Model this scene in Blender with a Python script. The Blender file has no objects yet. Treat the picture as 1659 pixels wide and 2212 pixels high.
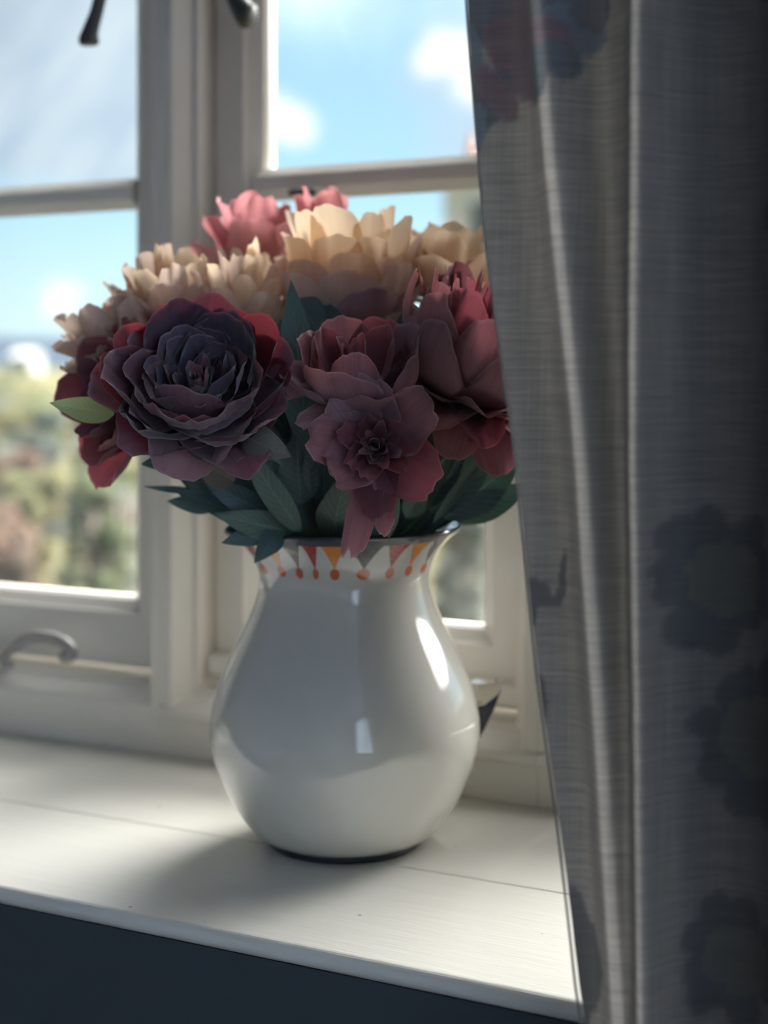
import bpy, math, random
from mathutils import Vector, Matrix, noise as mnoise

C = bpy.context.scene.collection
SC = bpy.context.scene
sin, cos, pi = math.sin, math.cos, math.pi
R = math.radians

# ------------------------------------------------------------------ camera
YAW = R(26.5)
CAM = Vector((.438, -.821, .295))
cam_d = bpy.data.cameras.new('camera')
cam = bpy.data.objects.new('camera', cam_d); C.objects.link(cam)
cam.location = CAM; cam.rotation_euler = (R(90), 0, YAW)
cam_d.sensor_fit = 'HORIZONTAL'; cam_d.sensor_width = 36; cam_d.lens = 36*3200/1659
cam_d.shift_y = -309/1659
cam_d.clip_start = .02; cam_d.clip_end = 3000
cam_d.dof.use_dof = True; cam_d.dof.focus_distance = .765; cam_d.dof.aperture_fstop = 6.3
SC.camera = cam
RIGHT = Vector((cos(YAW), sin(YAW), 0)); FWD = Vector((-sin(YAW), cos(YAW), 0)); UP = Vector((0, 0, 1))

SC.view_settings.view_transform = 'Standard'; SC.view_settings.look = 'None'
SC.view_settings.gamma = 1; SC.view_settings.use_curve_mapping = False
SC.view_settings.exposure = 0.58
SC.cycles.use_denoising = True
SC.cycles.max_bounces = 10; SC.cycles.diffuse_bounces = 5; SC.cycles.transparent_max_bounces = 24
SC.cycles.caustics_reflective = False; SC.cycles.caustics_refractive = False

# ------------------------------------------------------------------ node helper
class N:
    def __init__(s, tree): s.t = tree; s.n = tree.nodes; s.l = tree.links
    def __call__(s, typ, ins=None, **kw):
        n = s.n.new(typ)
        for k, v in kw.items(): setattr(n, k, v)
        for k, v in (ins or {}).items(): s.put(n, k, v)
        return n
    def put(s, n, k, v):
        sk = n.inputs[k]
        if isinstance(v, bpy.types.NodeSocket): s.l.new(v, sk)
        elif isinstance(v, bpy.types.Node): s.l.new(v.outputs[0], sk)
        else:
            if isinstance(v, (tuple, list)) and len(v) == 3 and sk.type == 'RGBA': v = (*v, 1)
            sk.default_value = v
    def m(s, op, a, b=0.0, c=0.0, clamp=False):
        n = s.n.new('ShaderNodeMath'); n.operation = op; n.use_clamp = clamp
        s.put(n, 0, a); s.put(n, 1, b); s.put(n, 2, c)
        return n.outputs[0]
    def mix(s, f, a, b, mode='MIX'):
        n = s.n.new('ShaderNodeMix'); n.data_type = 'RGBA'; n.blend_type = mode
        s.put(n, 'Factor', f); s.put(n, 6, a); s.put(n, 7, b)
        return n.outputs[2]
    def ramp(s, f, stops, interp='LINEAR'):
        n = s.n.new('ShaderNodeValToRGB'); n.color_ramp.interpolation = interp
        e = n.color_ramp.elements
        while len(e) < len(stops): e.new(.5)
        for k, (p, c) in enumerate(stops):
            e[k].position = p; e[k].color = (*c, 1) if len(c) == 3 else c
        s.put(n, 0, f)
        return n.outputs[0]
    def sstep(s, x, a, b):
        n = s.n.new('ShaderNodeMapRange'); n.interpolation_type = 'SMOOTHSTEP'
        s.put(n, 0, x); s.put(n, 1, a); s.put(n, 2, b); s.put(n, 3, 0.0); s.put(n, 4, 1.0)
        return n.outputs[0]

def lin(r, g, b):
    f = lambda c: (c/255/12.92) if c/255 <= .04045 else ((c/255+.055)/1.055)**2.4
    return (f(r), f(g), f(b))

# ------------------------------------------------------------------ sky
SKY_GAIN = 0.92
w = bpy.data.worlds.new('sky'); SC.world = w; w.use_nodes = True
nt = N(w.node_tree); nt.n.clear()
tc = nt('ShaderNodeTexCoord'); sep = nt('ShaderNodeSeparateXYZ', {0: tc.outputs['Generated']})
az = nt.m('MULTIPLY', nt.m('ARCTAN2', sep.outputs[0], sep.outputs[1]), 180/pi)
el = nt.m('MULTIPLY', nt.m('ARCSINE', sep.outputs[2]), 180/pi)
base = nt.ramp(nt.m('DIVIDE', el, 90.0, clamp=True),
    [(0, lin(222, 243, 248)), (.035, lin(203, 236, 246)), (.075, lin(176, 220, 242)), (.13, lin(164, 207, 238)), (.3, lin(140, 186, 228)), (1, lin(92, 140, 196))])
warp = nt('ShaderNodeTexNoise', {'Vector': tc.outputs['Generated'], 'Scale': 16.0, 'Detail': 3.0})
wsep = nt('ShaderNodeSeparateColor', {0: warp.outputs['Color']})
azw = nt.m('ADD', az, nt.m('MULTIPLY', nt.m('SUBTRACT', wsep.outputs[0], .5), 3.2))
elw = nt.m('ADD', el, nt.m('MULTIPLY', nt.m('SUBTRACT', wsep.outputs[1], .5), 2.6))
def blob(a, e, ra, re, soft=.55):
    x = nt.m('DIVIDE', nt.m('SUBTRACT', azw, a), ra); y = nt.m('DIVIDE', nt.m('SUBTRACT', elw, e), re)
    d = nt.m('SQRT', nt.m('ADD', nt.m('MULTIPLY', x, x), nt.m('MULTIPLY', y, y)))
    return nt.sstep(d, 1.0+soft*.5, 1.0-soft)
col = base
# cumulus fields over the whole dome: grey-white undersides and sunlit tops
big = nt('ShaderNodeTexNoise', {'Vector': tc.outputs['Generated'], 'Scale': 3.1, 'Detail': 5.0, 'Roughness': .55})
cov = nt.sstep(big.outputs[0], .47, .66)
cov = nt.m('MULTIPLY', cov, nt.sstep(el, 10.0, 24.0))
big2 = nt('ShaderNodeTexNoise', {'Vector': tc.outputs['Generated'], 'Scale': 7.0, 'Detail': 4.0})
ccol = nt.mix(nt.sstep(big2.outputs[0], .35, .65), (.72, .80, .90), (2.6, 2.6, 2.5))
col = nt.mix(cov, col, ccol)
# the veil of thin cloud low in the west, and the clouds low over the garden
veil = nt.m('MULTIPLY', nt.sstep(elw, 5.9, 7.9), nt.sstep(azw, -31.2, -34.8))
veil = nt.m('MULTIPLY', veil, nt.sstep(az, -90.0, -60.0))
streak = nt('ShaderNodeTexNoise', {'Vector': nt('ShaderNodeCombineXYZ', {0: nt.m('ADD', nt.m('MULTIPLY', az, .28), nt.m('MULTIPLY', el, -.22)), 1: nt.m('ADD', nt.m('MULTIPLY', az, .05), nt.m('MULTIPLY', el, .06)), 2: 0.0}), 'Scale': 2.2, 'Detail': 3.0})
vcol = nt.mix(nt.sstep(streak.outputs[0], .3, .7), lin(178, 196, 216), lin(208, 222, 229))
col = nt.mix(nt.m('MULTIPLY', veil, .92), col, vcol)
grey = nt.m('MAXIMUM', blob(-22.7, 9.4, 2.4, 2.1, .8), blob(-23.2, 11.4, 2.9, 2.0, .8))
col = nt.mix(nt.m('MULTIPLY', grey, .85), col, lin(188, 207, 224))
wht = nt.m('MAXIMUM', nt.m('MAXIMUM', blob(-23.6, 12.0, 1.9, 1.0, .6), blob(-22.6, 11.3, 1.5, 1.5, .6)),
           nt.m('MAXIMUM', blob(-30.6, 9.4, 1.4, .85, .7), blob(-38.7, 2.5, 1.0, 1.0, .8)))
col = nt.mix(wht, col, (1.02, 1.03, 1.02))
bg = nt('ShaderNodeBackground', {'Color': col, 'Strength': SKY_GAIN})
nt.l.new(bg.outputs[0], nt('ShaderNodeOutputWorld').inputs[0])

# hazy sun behind thin cloud, high beyond the window and to the right: soft-edged light
sun_d = bpy.data.lights.new('sun', 'SUN'); sun_d.energy = 36.0; sun_d.angle = R(74); sun_d.color = (1, .975, .93)
sun = bpy.data.objects.new('sun', sun_d); C.objects.link(sun)
sun.rotation_euler = Vector((-.33, -.53, -.78)).to_track_quat('-Z', 'Y').to_euler()

# ------------------------------------------------------------------ object helpers
def obj(name, verts, faces, mat=None, parent=None, smooth=True, loc=None, uvs=None, mats=None, midx=None):
    me = bpy.data.meshes.new(name)
    if loc is not None: verts = [Vector(v)-loc for v in verts]
    me.from_pydata([tuple(v) for v in verts], [], faces)
    if smooth: me.polygons.foreach_set('use_smooth', [True]*len(me.polygons))
    if uvs is not None:
        l = me.uv_layers.new(name='UVMap')
        for lp in me.loops: l.data[lp.index].uv = uvs[lp.vertex_index]
    for m in (mats or ([mat] if mat else [])): me.materials.append(m)
    if midx: me.polygons.foreach_set('material_index', midx)
    o = bpy.data.objects.new(name, me); C.objects.link(o)
    if parent is not None: o.parent = parent
    elif loc is not None: o.location = loc
    return o

def tag(o, label, cat=None, group=None, kind=None):
    o['label'] = label
    if cat: o['category'] = cat
    if group: o['group'] = group
    if kind: o['kind'] = kind
    return o

def thing(name, label, cat, loc=(0, 0, 0), group=None, kind=None):
    o = bpy.data.objects.new(name, None); o.empty_display_size = .02; C.objects.link(o); o.location = loc
    return tag(o, label, cat, group, kind)

class MB:
    def __init__(s): s.v = []; s.f = []; s.uv = []
    def add(s, v, f, uv=None):
        o = len(s.v); s.v += [Vector(p) for p in v]; s.f += [tuple(i+o for i in q) for q in f]
        s.uv += uv if uv else [(0, 0)]*len(v)
        return s
    def box(s, a, b):
        x0, y0, z0 = a; x1, y1, z1 = b
        return s.add([(x0,y0,z0),(x1,y0,z0),(x1,y1,z0),(x0,y1,z0),(x0,y0,z1),(x1,y0,z1),(x1,y1,z1),(x0,y1,z1)],
              [(3,2,1,0),(4,5,6,7),(0,1,5,4),(1,2,6,5),(2,3,7,6),(3,0,4,7)])
    def ring(s, x0, x1, z0, z1, prof):
        """mitred rectangular frame; prof = closed loop of (side inset, bottom inset, top inset, y)"""
        n = len(prof); v = []
        for (i, b, t, y) in prof:
            v += [(x0+i, y, z0+b), (x1-i, y, z0+b), (x1-i, y, z1-t), (x0+i, y, z1-t)]
        f = []
        for k in range(n):
            j = (k+1) % n
            for q in range(4):
                r = (q+1) % 4
                f.append((k*4+q, k*4+r, j*4+r, j*4+q))
        return s.add(v, f)
    def prism(s, pts, x0, x1):
        """pts: (y, z) loop extruded along x"""
        n = len(pts); v = [(x0, y, z) for y, z in pts]+[(x1, y, z) for y, z in pts]
        f = [(k, (k+1) % n, n+(k+1) % n, n+k) for k in range(n)]+[tuple(range(n))[::-1], tuple(range(n, 2*n))]
        return s.add(v, f)
    def tube(s, pts, rad, n=8, flat=1.0):
        pts = [Vector(p) for p in pts]
        if not isinstance(rad, (list, tuple)): rad = [rad]*len(pts)
        v = []; f = []; up = None
        for k, p in enumerate(pts):
            d = (pts[min(k+1, len(pts)-1)]-pts[max(k-1, 0)]).normalized()
            if up is None: up = d.orthogonal().normalized()
            up = (up-d*up.dot(d)).normalized(); side = d.cross(up)
            for q in range(n):
                a = 2*pi*q/n
                v.append(p+(up*cos(a)*flat+side*sin(a))*rad[k])
        for k in range(len(pts)-1):
            for q in range(n):
                r = (q+1) % n
                f.append((k*n+q, k*n+r, k*n+n+r, k*n+n+q))
        f.append(tuple(range(n))[::-1]); f.append(tuple(range((len(pts)-1)*n, len(pts)*n)))
        return s.add(v, f)
    def lathe(s, prof, n=24, c=(0, 0, 0)):
        v = []; f = []; c = Vector(c)
        for r, z in prof:
            v += [c+Vector((r*cos(2*pi*q/n), r*sin(2*pi*q/n), z)) for q in range(n)]
        for k in range(len(prof)-1):
            for q in range(n):
                r = (q+1) % n
                f.append((k*n+q, k*n+r, k*n+n+r, k*n+n+q))
        return s.add(v, f)
    def build(s, name, mat, parent=None, smooth=False, loc=None):
        return obj(name, s.v, s.f, mat, parent, smooth, loc, s.uv)

def bev(o, wd=.0015, seg=2):
    m = o.modifiers.new('bevel', 'BEVEL'); m.width = wd; m.segments = seg; m.limit_method = 'ANGLE'; m.angle_limit = R(35)
    return o

def catmull(pts, n=8):
    pts = [Vector(p) for p in pts]; out = []
    for k in range(len(pts)-1):
        p0 = pts[max(k-1, 0)]; p1 = pts[k]; p2 = pts[k+1]; p3 = pts[min(k+2, len(pts)-1)]
        for q in range(n):
            t = q/n
            out.append(.5*((2*p1)+(p2-p0)*t+(2*p0-5*p1+4*p2-p3)*t*t+(3*p1-p0-3*p2+p3)*t**3))
    out.append(pts[-1])
    return out

# ------------------------------------------------------------------ materials
def new_mat(name):
    m = bpy.data.materials.new(name); m.use_nodes = True; t = N(m.node_tree); t.n.clear()
    return m, t
def finish(t, sh):
    t.l.new(sh if isinstance(sh, bpy.types.NodeSocket) else sh.outputs[0], t('ShaderNodeOutputMaterial').inputs[0])

def paint(name, c1, c2, rough=.4, scale=30, bump=.08, stretch=(1, 1, 1), spec=.5, coat=0.0):
    m, t = new_mat(name)
    co = t('ShaderNodeTexCoord'); mp = t('ShaderNodeMapping', {0: co.outputs['Object'], 'Scale': stretch})
    n1 = t('ShaderNodeTexNoise', {'Vector': mp, 'Scale': scale, 'Detail': 4.0})
    n2 = t('ShaderNodeTexNoise', {'Vector': mp, 'Scale': scale*7, 'Detail': 3.0})
    col = t.mix(n1.outputs[0], c1, c2)
    b = t('ShaderNodeBump', {'Height': t.m('ADD', n1.outputs[0], t.m('MULTIPLY', n2.outputs[0], .4)), 'Strength': bump, 'Distance': .004})
    finish(t, t('ShaderNodeBsdfPrincipled', {'Base Color': col, 'Roughness': rough, 'Normal': b, 'Specular IOR Level': spec, 'Coat Weight': coat}))
    return m

M = {}
M['frame'] = paint('cream gloss paint on window', (.77, .735, .67), (.71, .675, .61), .38, 14, .06, (1, 1, .3))
M['sash'] = paint('cream paint on sash', (.78, .745, .68), (.71, .675, .615), .36, 16, .06, (1, 1, .3))
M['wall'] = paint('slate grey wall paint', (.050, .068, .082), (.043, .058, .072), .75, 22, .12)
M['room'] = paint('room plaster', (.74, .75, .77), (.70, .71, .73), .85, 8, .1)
M['floor'] = paint('dark boards', (.22, .20, .19), (.17, .155, .15), .45, 6, .1, (1, 12, 1))
M['ceil'] = paint('ceiling white', (.68, .71, .74), (.65, .68, .71), .9, 8, .05)
M['render'] = paint('lime render', (.50, .475, .41), (.42, .39, .33), .9, 1.5, .1)
M['slate'] = paint('roof slate', (.16, .15, .16), (.24, .21, .2), .7, 2, .1)
M['brick'] = paint('brick clay', (.42, .20, .13), (.52, .30, .2), .85, 3, .1)
M['pewter'] = paint('pewter metal', (.36, .35, .33), (.28, .27, .26), .38, 60, .08)
M['iron'] = paint('dark iron', (.045, .052, .055), (.07, .075, .07), .5, 60, .1)
M['whitewall'] = paint('whitewash', (.36, .36, .345), (.33, .33, .315), .8, 1, .05)
M['plastic'] = paint('stem plastic', (.028, .055, .045), (.02, .04, .035), .5, 90, .1)

def mat_sill():
    m, t = new_mat('cream gloss sill')
    co = t('ShaderNodeTexCoord')
    mp = t('ShaderNodeMapping', {0: co.outputs['Object'], 'Scale': (1.2, 14, 14)})
    g = t('ShaderNodeTexNoise', {'Vector': mp, 'Scale': 7.0, 'Detail': 6.0, 'Roughness': .6})
    fine = t('ShaderNodeTexNoise', {'Vector': t('ShaderNodeMapping', {0: co.outputs['Object'], 'Scale': (6, 60, 20)}), 'Scale': 9.0, 'Detail': 4.0})
    sp = t('ShaderNodeTexVoronoi', {'Vector': co.outputs['Object'], 'Scale': 42.0})
    spk = t.m('MULTIPLY', t.sstep(sp.outputs['Distance'], .055, .03), t.m('GREATER_THAN', t('ShaderNodeSeparateColor', {0: sp.outputs['Color']}).outputs[0], .82))
    col = t.mix(g.outputs[0], (.80, .785, .725), (.73, .715, .655))
    col = t.mix(t.m('MULTIPLY', spk, .8), col, (.22, .19, .15))
    h = t.m('ADD', t.m('MULTIPLY', g.outputs[0], .6), t.m('MULTIPLY', fine.outputs[0], .35))
    b = t('ShaderNodeBump', {'Height': t.m('SUBTRACT', h, t.m('MULTIPLY', spk, .5)), 'Strength': .16, 'Distance': .004})
    finish(t, t('ShaderNodeBsdfPrincipled', {'Base Color': col, 'Roughness': .33, 'Normal': b}))
    return m
M['sill'] = mat_sill()

def mat_glass():
    m, t = new_mat('window glass')
    fr = t('ShaderNodeFresnel', {'IOR': 1.45})
    tr = t('ShaderNodeBsdfTransparent', {'Color': (.985, .993, .99)})
    gl = t('ShaderNodeBsdfGlossy', {'Color': (1, 1, 1), 'Roughness': .03})
    co = t('ShaderNodeTexCoord')
    dn = t('ShaderNodeTexNoise', {'Vector': t('ShaderNodeMapping', {0: co.outputs['Object'], 'Rotation': (0, R(48), 0), 'Scale': (18, 1, 1.5)}), 'Scale': 2.0, 'Detail': 3.0})
    dirt = t('ShaderNodeBsdfDiffuse', {'Color': (.7, .72, .72)})
    trd = t('ShaderNodeMixShader', {0: t.m('MULTIPLY', dn.outputs[0], .015), 1: tr, 2: dirt})
    finish(t, t('ShaderNodeMixShader', {0: t.m('MULTIPLY', fr.outputs[0], .9), 1: trd, 2: gl}))
    return m
M['glass'] = mat_glass()

def mat_petal(name, base, tip, edge, trans, tw=.38, rough=.6, vein=.35, sheen=.15):
    """cloth petal: colour runs base to tip, veins fan along it, light comes through it"""
    m, t = new_mat(name)
    uv = t('ShaderNodeUVMap'); s = t('ShaderNodeSeparateXYZ', {0: uv})
    u, v = s.outputs[0], s.outputs[1]
    oi = t('ShaderNodeObjectInfo')
    vn = t('ShaderNodeTexNoise', {'Vector': t('ShaderNodeCombineXYZ', {0: t.m('MULTIPLY', u, 22.0), 1: t.m('MULTIPLY', v, 1.6), 2: t.m('MULTIPLY', oi.outputs['Random'], 40.0)}), 'Scale': 1.0, 'Detail': 3.0})
    blot = t('ShaderNodeTexNoise', {'Vector': t('ShaderNodeCombineXYZ', {0: t.m('MULTIPLY', u, 3.0), 1: t.m('MULTIPLY', v, 3.0), 2: t.m('MULTIPLY', oi.outputs['Random'], 90.0)}), 'Scale': 1.0, 'Detail': 2.0})
    f = t.sstep(t.m('ADD', v, t.m('MULTIPLY', t.m('SUBTRACT', blot.outputs[0], .5), .5)), .05, .9)
    col = t.mix(f, base, tip)
    col = t.mix(t.m('MULTIPLY', t.sstep(vn.outputs[0], .42, .66), vein), col, tuple(c*.55 for c in tip))
    au = t.m('ABSOLUTE', t.m('SUBTRACT', t.m('MULTIPLY', u, 2.0), 1.0))
    ed = t.m('MAXIMUM', t.sstep(au, .93, 1.0), t.sstep(v, .955, 1.0))
    col = t.mix(t.m('MULTIPLY', ed, .8), col, edge)
    hs = t('ShaderNodeHueSaturation', {'Color': col, 'Value': t.m('ADD', t.m('MULTIPLY', oi.outputs['Random'], .4), .8)})
    weave = t('ShaderNodeTexNoise', {'Vector': uv, 'Scale': 220.0, 'Detail': 1.0})
    b = t('ShaderNodeBump', {'Height': t.m('ADD', t.m('MULTIPLY', vn.outputs[0], .8), t.m('MULTIPLY', weave.outputs[0], .25)), 'Strength': .3, 'Distance': .001})
    p = t('ShaderNodeBsdfPrincipled', {'Base Color': hs, 'Roughness': rough, 'Normal': b, 'Specular IOR Level': .25, 'Sheen Weight': sheen, 'Sheen Roughness': .4})
    tl = t('ShaderNodeBsdfTranslucent', {'Color': t.mix(.45, trans, t.mix(f, base, trans)), 'Normal': b})
    finish(t, t('ShaderNodeMixShader', {0: tw, 1: p, 2: tl}))
    return m
M['plum'] = mat_petal('plum cloth petal', (.058, .058, .105), (.10, .078, .118), (.30, .20, .23), (.20, .03, .06), .12, sheen=.5)  # blue haze veil painted into the plum, wine, rose and mauve colours
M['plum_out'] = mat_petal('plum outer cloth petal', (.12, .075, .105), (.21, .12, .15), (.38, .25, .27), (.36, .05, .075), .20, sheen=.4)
M['plum_back'] = mat_petal('plum rear cloth petal', (.10, .035, .05), (.17, .055, .07), (.40, .16, .17), (.42, .06, .08), .34)
M['wine'] = mat_petal('wine red cloth petal', (.19, .075, .105), (.30, .12, .15), (.52, .32, .31), (.48, .10, .13), .26, sheen=.3)
M['rose'] = mat_petal('dusty rose cloth petal', (.24, .12, .15), (.40, .205, .23), (.58, .40, .39), (.50, .16, .18), .24, sheen=.3)
M['mauve'] = mat_petal('mauve outer cloth petal', (.27, .17, .21), (.40, .25, .29), (.5, .36, .37), (.46, .2, .23), .22, sheen=.3)
M['peach'] = mat_petal('peach cream cloth petal', (.72, .48, .37), (.88, .75, .58), (.95, .82, .66), (.97, .76, .54), .54, vein=.15)
M['blush'] = mat_petal('blush cloth petal', (.64, .45, .41), (.77, .63, .56), (.88, .74, .66), (.88, .68, .56), .46, vein=.25)
M['pink'] = mat_petal('coral pink cloth petal', (.60, .22, .24), (.74, .39, .40), (.85, .52, .5), (.80, .34, .36), .40)

def mat_leaf(name, c1, c2, trans, tw=.22, rough=.45):
    m, t = new_mat(name)
    uv = t('ShaderNodeUVMap'); s = t('ShaderNodeSeparateXYZ', {0: uv})
    u, v = s.outputs[0], s.outputs[1]
    au = t.m('ABSOLUTE', t.m('SUBTRACT', t.m('MULTIPLY', u, 2.0), 1.0))
    side = t('ShaderNodeTexWave', {'Vector': t('ShaderNodeCombineXYZ', {0: t.m('SUBTRACT', t.m('MULTIPLY', v, 1.0), t.m('MULTIPLY', au, .22)), 1: 0.0, 2: 0.0}), 'Scale': 3.4, 'Distortion': 1.0})
    nz = t('ShaderNodeTexNoise', {'Vector': uv, 'Scale': 6.0, 'Detail': 4.0})
    vein = t.m('MAXIMUM', t.sstep(au, .07, .0), t.m('MULTIPLY', t.sstep(side.outputs['Fac'], .90, 1.0), .6))
    col = t.mix(nz.outputs[0], c1, c2)
    col = t.mix(t.m('MULTIPLY', vein, .5), col, tuple(min(1, c*1.9+.02) for c in c2))
    b = t('ShaderNodeBump', {'Height': t.m('SUBTRACT', t.m('MULTIPLY', nz.outputs[0], .3), vein), 'Strength': .4, 'Distance': .001})
    p = t('ShaderNodeBsdfPrincipled', {'Base Color': col, 'Roughness': rough, 'Normal': b, 'Specular IOR Level': .4})
    tl = t('ShaderNodeBsdfTranslucent', {'Color': trans})
    finish(t, t('ShaderNodeMixShader', {0: tw, 1: p, 2: tl}))
    return m
M['leaf'] = mat_leaf('dark cloth leaf', (.065, .118, .13), (.10, .165, .165), (.05, .12, .06), .12)  # same blue haze veil lifts the dark and mid leaf greens
M['leaf_mid'] = mat_leaf('green cloth leaf', (.10, .165, .15), (.15, .225, .18), (.10, .20, .09), .16)
M['leaf_light'] = mat_leaf('light green cloth leaf', (.26, .33, .18), (.34, .40, .23), (.42, .52, .24), .45)
M['leaf_olive'] = mat_leaf('olive brown cloth leaf', (.12, .125, .105), (.17, .15, .13), (.2, .2, .12), .16)
M['plastic'] = paint('stem plastic', (.075, .125, .115), (.06, .10, .095), .5, 90, .1)

# ------------------------------------------------------------------ room shell
YI = -.1625                      # inner face of the window wall
X0, X1, Z0, Z1 = -1.1355, .392, 0.0, 1.06     # window opening
def wallbox(name, boxes, mat, label):
    b = MB()
    for a, c in boxes: b.box(a, c)
    o = b.build(name, mat); tag(o, label, kind='structure'); return o
RX0, RX1, RY0, FZ, CZ = -1.9, 2.1, -3.3, -.86, 1.45
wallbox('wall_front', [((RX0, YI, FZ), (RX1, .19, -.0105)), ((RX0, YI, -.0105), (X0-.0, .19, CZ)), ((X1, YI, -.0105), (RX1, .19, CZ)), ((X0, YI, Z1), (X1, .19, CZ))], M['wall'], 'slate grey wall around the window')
wallbox('wall_back', [((RX0-.1, RY0-.1, FZ), (RX1+.2, RY0, CZ))], M['room'], 'plain back wall of the room')
wallbox('wall_left', [((RX0-.1, RY0, FZ), (RX0, .19, CZ))], M['room'], 'plain left wall of the room')
wy0, wy1, wz0, wz1 = -2.9, -.7, -.35, 1.30     # wide unseen window added in the right-hand wall to fill the room with light
wallbox('wall_right', [((RX1, RY0, FZ), (RX1+.2, wy0, CZ)), ((RX1, wy1, FZ), (RX1+.2, .19, CZ)), ((RX1, wy0, FZ), (RX1+.2, wy1, wz0)), ((RX1, wy0, wz1), (RX1+.2, wy1, CZ))], M['room'], 'right wall of the room with an added fill light window')
wallbox('floor', [((RX0-.1, RY0-.1, FZ-.06), (RX1+.1, YI, FZ))], M['floor'], 'dark board floor')
wallbox('ceiling', [((RX0-.1, RY0-.1, CZ), (RX1+.2, .19, CZ+.06))], M['ceil'], 'white ceiling')
t4 = thing('window_6', 'unseen wide window added in the right wall for fill light', None, (RX1+.1, 0, 0), kind='structure')
b = MB()
for yy in (wy0, wy0+.72, wy0+1.44, wy1-.04): b.box((-.03, yy, wz0), (.03, yy+.04, wz1))
for zz in (wz0, wz1-.04): b.box((-.03, wy0, zz), (.03, wy1, zz+.04))
b.build('sash_frame', M['frame'], t4)
bm_, bt_ = new_mat('pale blue fill blind')
finish(bt_, bt_('ShaderNodeMixShader', {0: .0, 1: bt_('ShaderNodeBsdfTranslucent', {'Color': (.50, .56, .65)}), 2: bt_('ShaderNodeBsdfTransparent', {'Color': (.85, .93, 1.0)})}))
MB().box((.04, wy0+.001, wz0), (.044, wy1-.001, wz1)).build('fill_blind', bm_, t4)  # unseen blind added to soften and spread the fill light
# sill: two painted boards with a fine joint
ts = thing('windowsill', 'glossy cream painted wooden windowsill under the jug', None, (0, 0, 0), kind='structure')
def nose(y0, y1, z0, z1, r):
    pts = [(y1, z0), (y1, z1)]
    for k in range(7):
        a = R(90+k*15); pts.append((y0+r+cos(a)*r, z1-r+sin(a)*r))
    for k in range(7):
        a = R(180+k*15); pts.append((y0+r+cos(a)*r, z0+r+sin(a)*r))
    return pts
obj_s = MB().prism(nose(-.1650, -.0305, -.0105, 0, .0052), -1.5, 1.2).build('plank', M['sill'], ts)
bev(obj_s, .0008, 2)
bev(MB().prism([(-.0297, -.0105), (.19, -.0105), (.19, 0), (-.0297, 0)], X0, X1).build('plank', M['sill'], ts), .0008, 2)
# cut ends of the front board that stop against the wall cheeks are covered by the wall

# ------------------------------------------------------------------ the three-light casement window
def casement(k, x0, x1, beadrail):
    t = thing('window_%d' % k, ['middle', 'right', 'far right', 'far left', 'outer left', 'outer right'][k-1]+' cream painted casement with horizontal glazing bars', None, ((x0+x1)/2, .15, 0), kind='structure')
    L = Vector(t.location)
    P = MB().ring(x0, x1, Z0, Z1, [(0, 0, 0, .115), (.0095, .038, .0095, .115), (.0175, .046, .0175, .131), (.0225, .050, .0225, .133), (.0225, .050, .0225, .19), (0, 0, 0, .19)])
    bev(P.build('frame', M['frame'], t, loc=L), .0012)
    S = MB().ring(x0, x1, Z0, Z1, [(.0235, .055, .0235, .155), (.0485, .098, .0485, .155), (.0505, .099, .0505, .158), (.0600, .107, .060, .167), (.0620, .109, .062, .172), (.0620, .109, .062, .182), (.0485, .100, .0485, .19), (.0235, .055, .0235, .19)])
    bev(S.build('sash', M['sash'], t, loc=L), .0008)
    gx0, gx1 = x0+.0605, x1-.0605
    bars = (.4375, .765)
    for zc in bars:
        o = MB().prism([(.172, zc+.0125), (.166, zc+.0125), (.157, zc+.0065), (.155, zc+.005), (.155, zc-.005), (.157, zc-.0065), (.166, zc-.0125), (.172, zc-.0125), (.185, zc-.009), (.185, zc+.009)], gx0-.003, gx1+.003).build('glazing_bar', M['sash'], t, loc=L)
        bev(o, .0008)
    zs = [.109, bars[0]-.0125, bars[0]+.0125, bars[1]-.0125, bars[1]+.0125, Z1-.062]
    for q in range(3):
        MB().box((gx0, .1755, zs[2*q]-.002), (gx1, .1785, zs[2*q+1]+.002)).build('glass_pane', M['glass'], t, loc=L)
    if beadrail:
        bev(MB().prism([(.158, .0745), (.146, .0745), (.142, .072), (.142, .060), (.146, .057), (.158, .0545)], x0+.024, x1-.024).build('bottom_bead', M['frame'], t, loc=L), .001)
        bev(MB().prism([(.116, .0385), (.111, .036), (.111, .030), (.116, .027)], x0, x1).build('frame_bead', M['frame'], t, loc=L), .001)
    return t, L
M1, M2 = -.219, .0865
w1, L1 = casement(1, -.5245, M1, False)
casement(4, -.83, -.5245, False); casement(5, X0, -.83, False)
w2, L2 = casement(2, M1, M2, True)
w3, L3 = casement(3, M2, X1, True)

# stay on the left casement's bottom rail
st = catmull([(-.47, .128, .058), (-.40, .128, .0565), (-.386, .127, .058), (-.372, .124, .066), (-.356, .122, .0765), (-.336, .121, .080), (-.318, .121, .0775), (-.309, .121, .0715), (-.310, .121, .067), (-.318, .122, .066)], 5)
rads = [.0034+.0016*max(0, min(1, (p.x+.40)/.06)) for p in st]
o = MB().tube(st, rads, 10).build('casement_stay', M['pewter'], w1, True, L1); o['label'] = 'curled metal casement stay on the left bottom rail'
sp = MB()
for xx in (-.43, -.385): sp.tube([(xx, .134, .0495), (xx, .134, .056)], [.006, .004], 10)
sp.build('stay_pin', M['pewter'], w1, True, L1)
o = MB().tube([(.0885, .109, .1262), (.0885, .116, .1262)], [.0022, .0028], 10).build('latch_pin', M['iron'], w3, True, L3); o['label'] = 'tiny black pin on the right mullion'
fs = MB().tube(catmull([(-.1245, .150, .428), (-.118, .145, .4275), (-.109, .143, .4268), (-.101, .145, .427)], 4), [.0028]*13, 8)
o = fs.build('sash_fastener', M['iron'], w2, True, L2); o['label'] = 'small dark metal fastener below the glazing bar'

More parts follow.
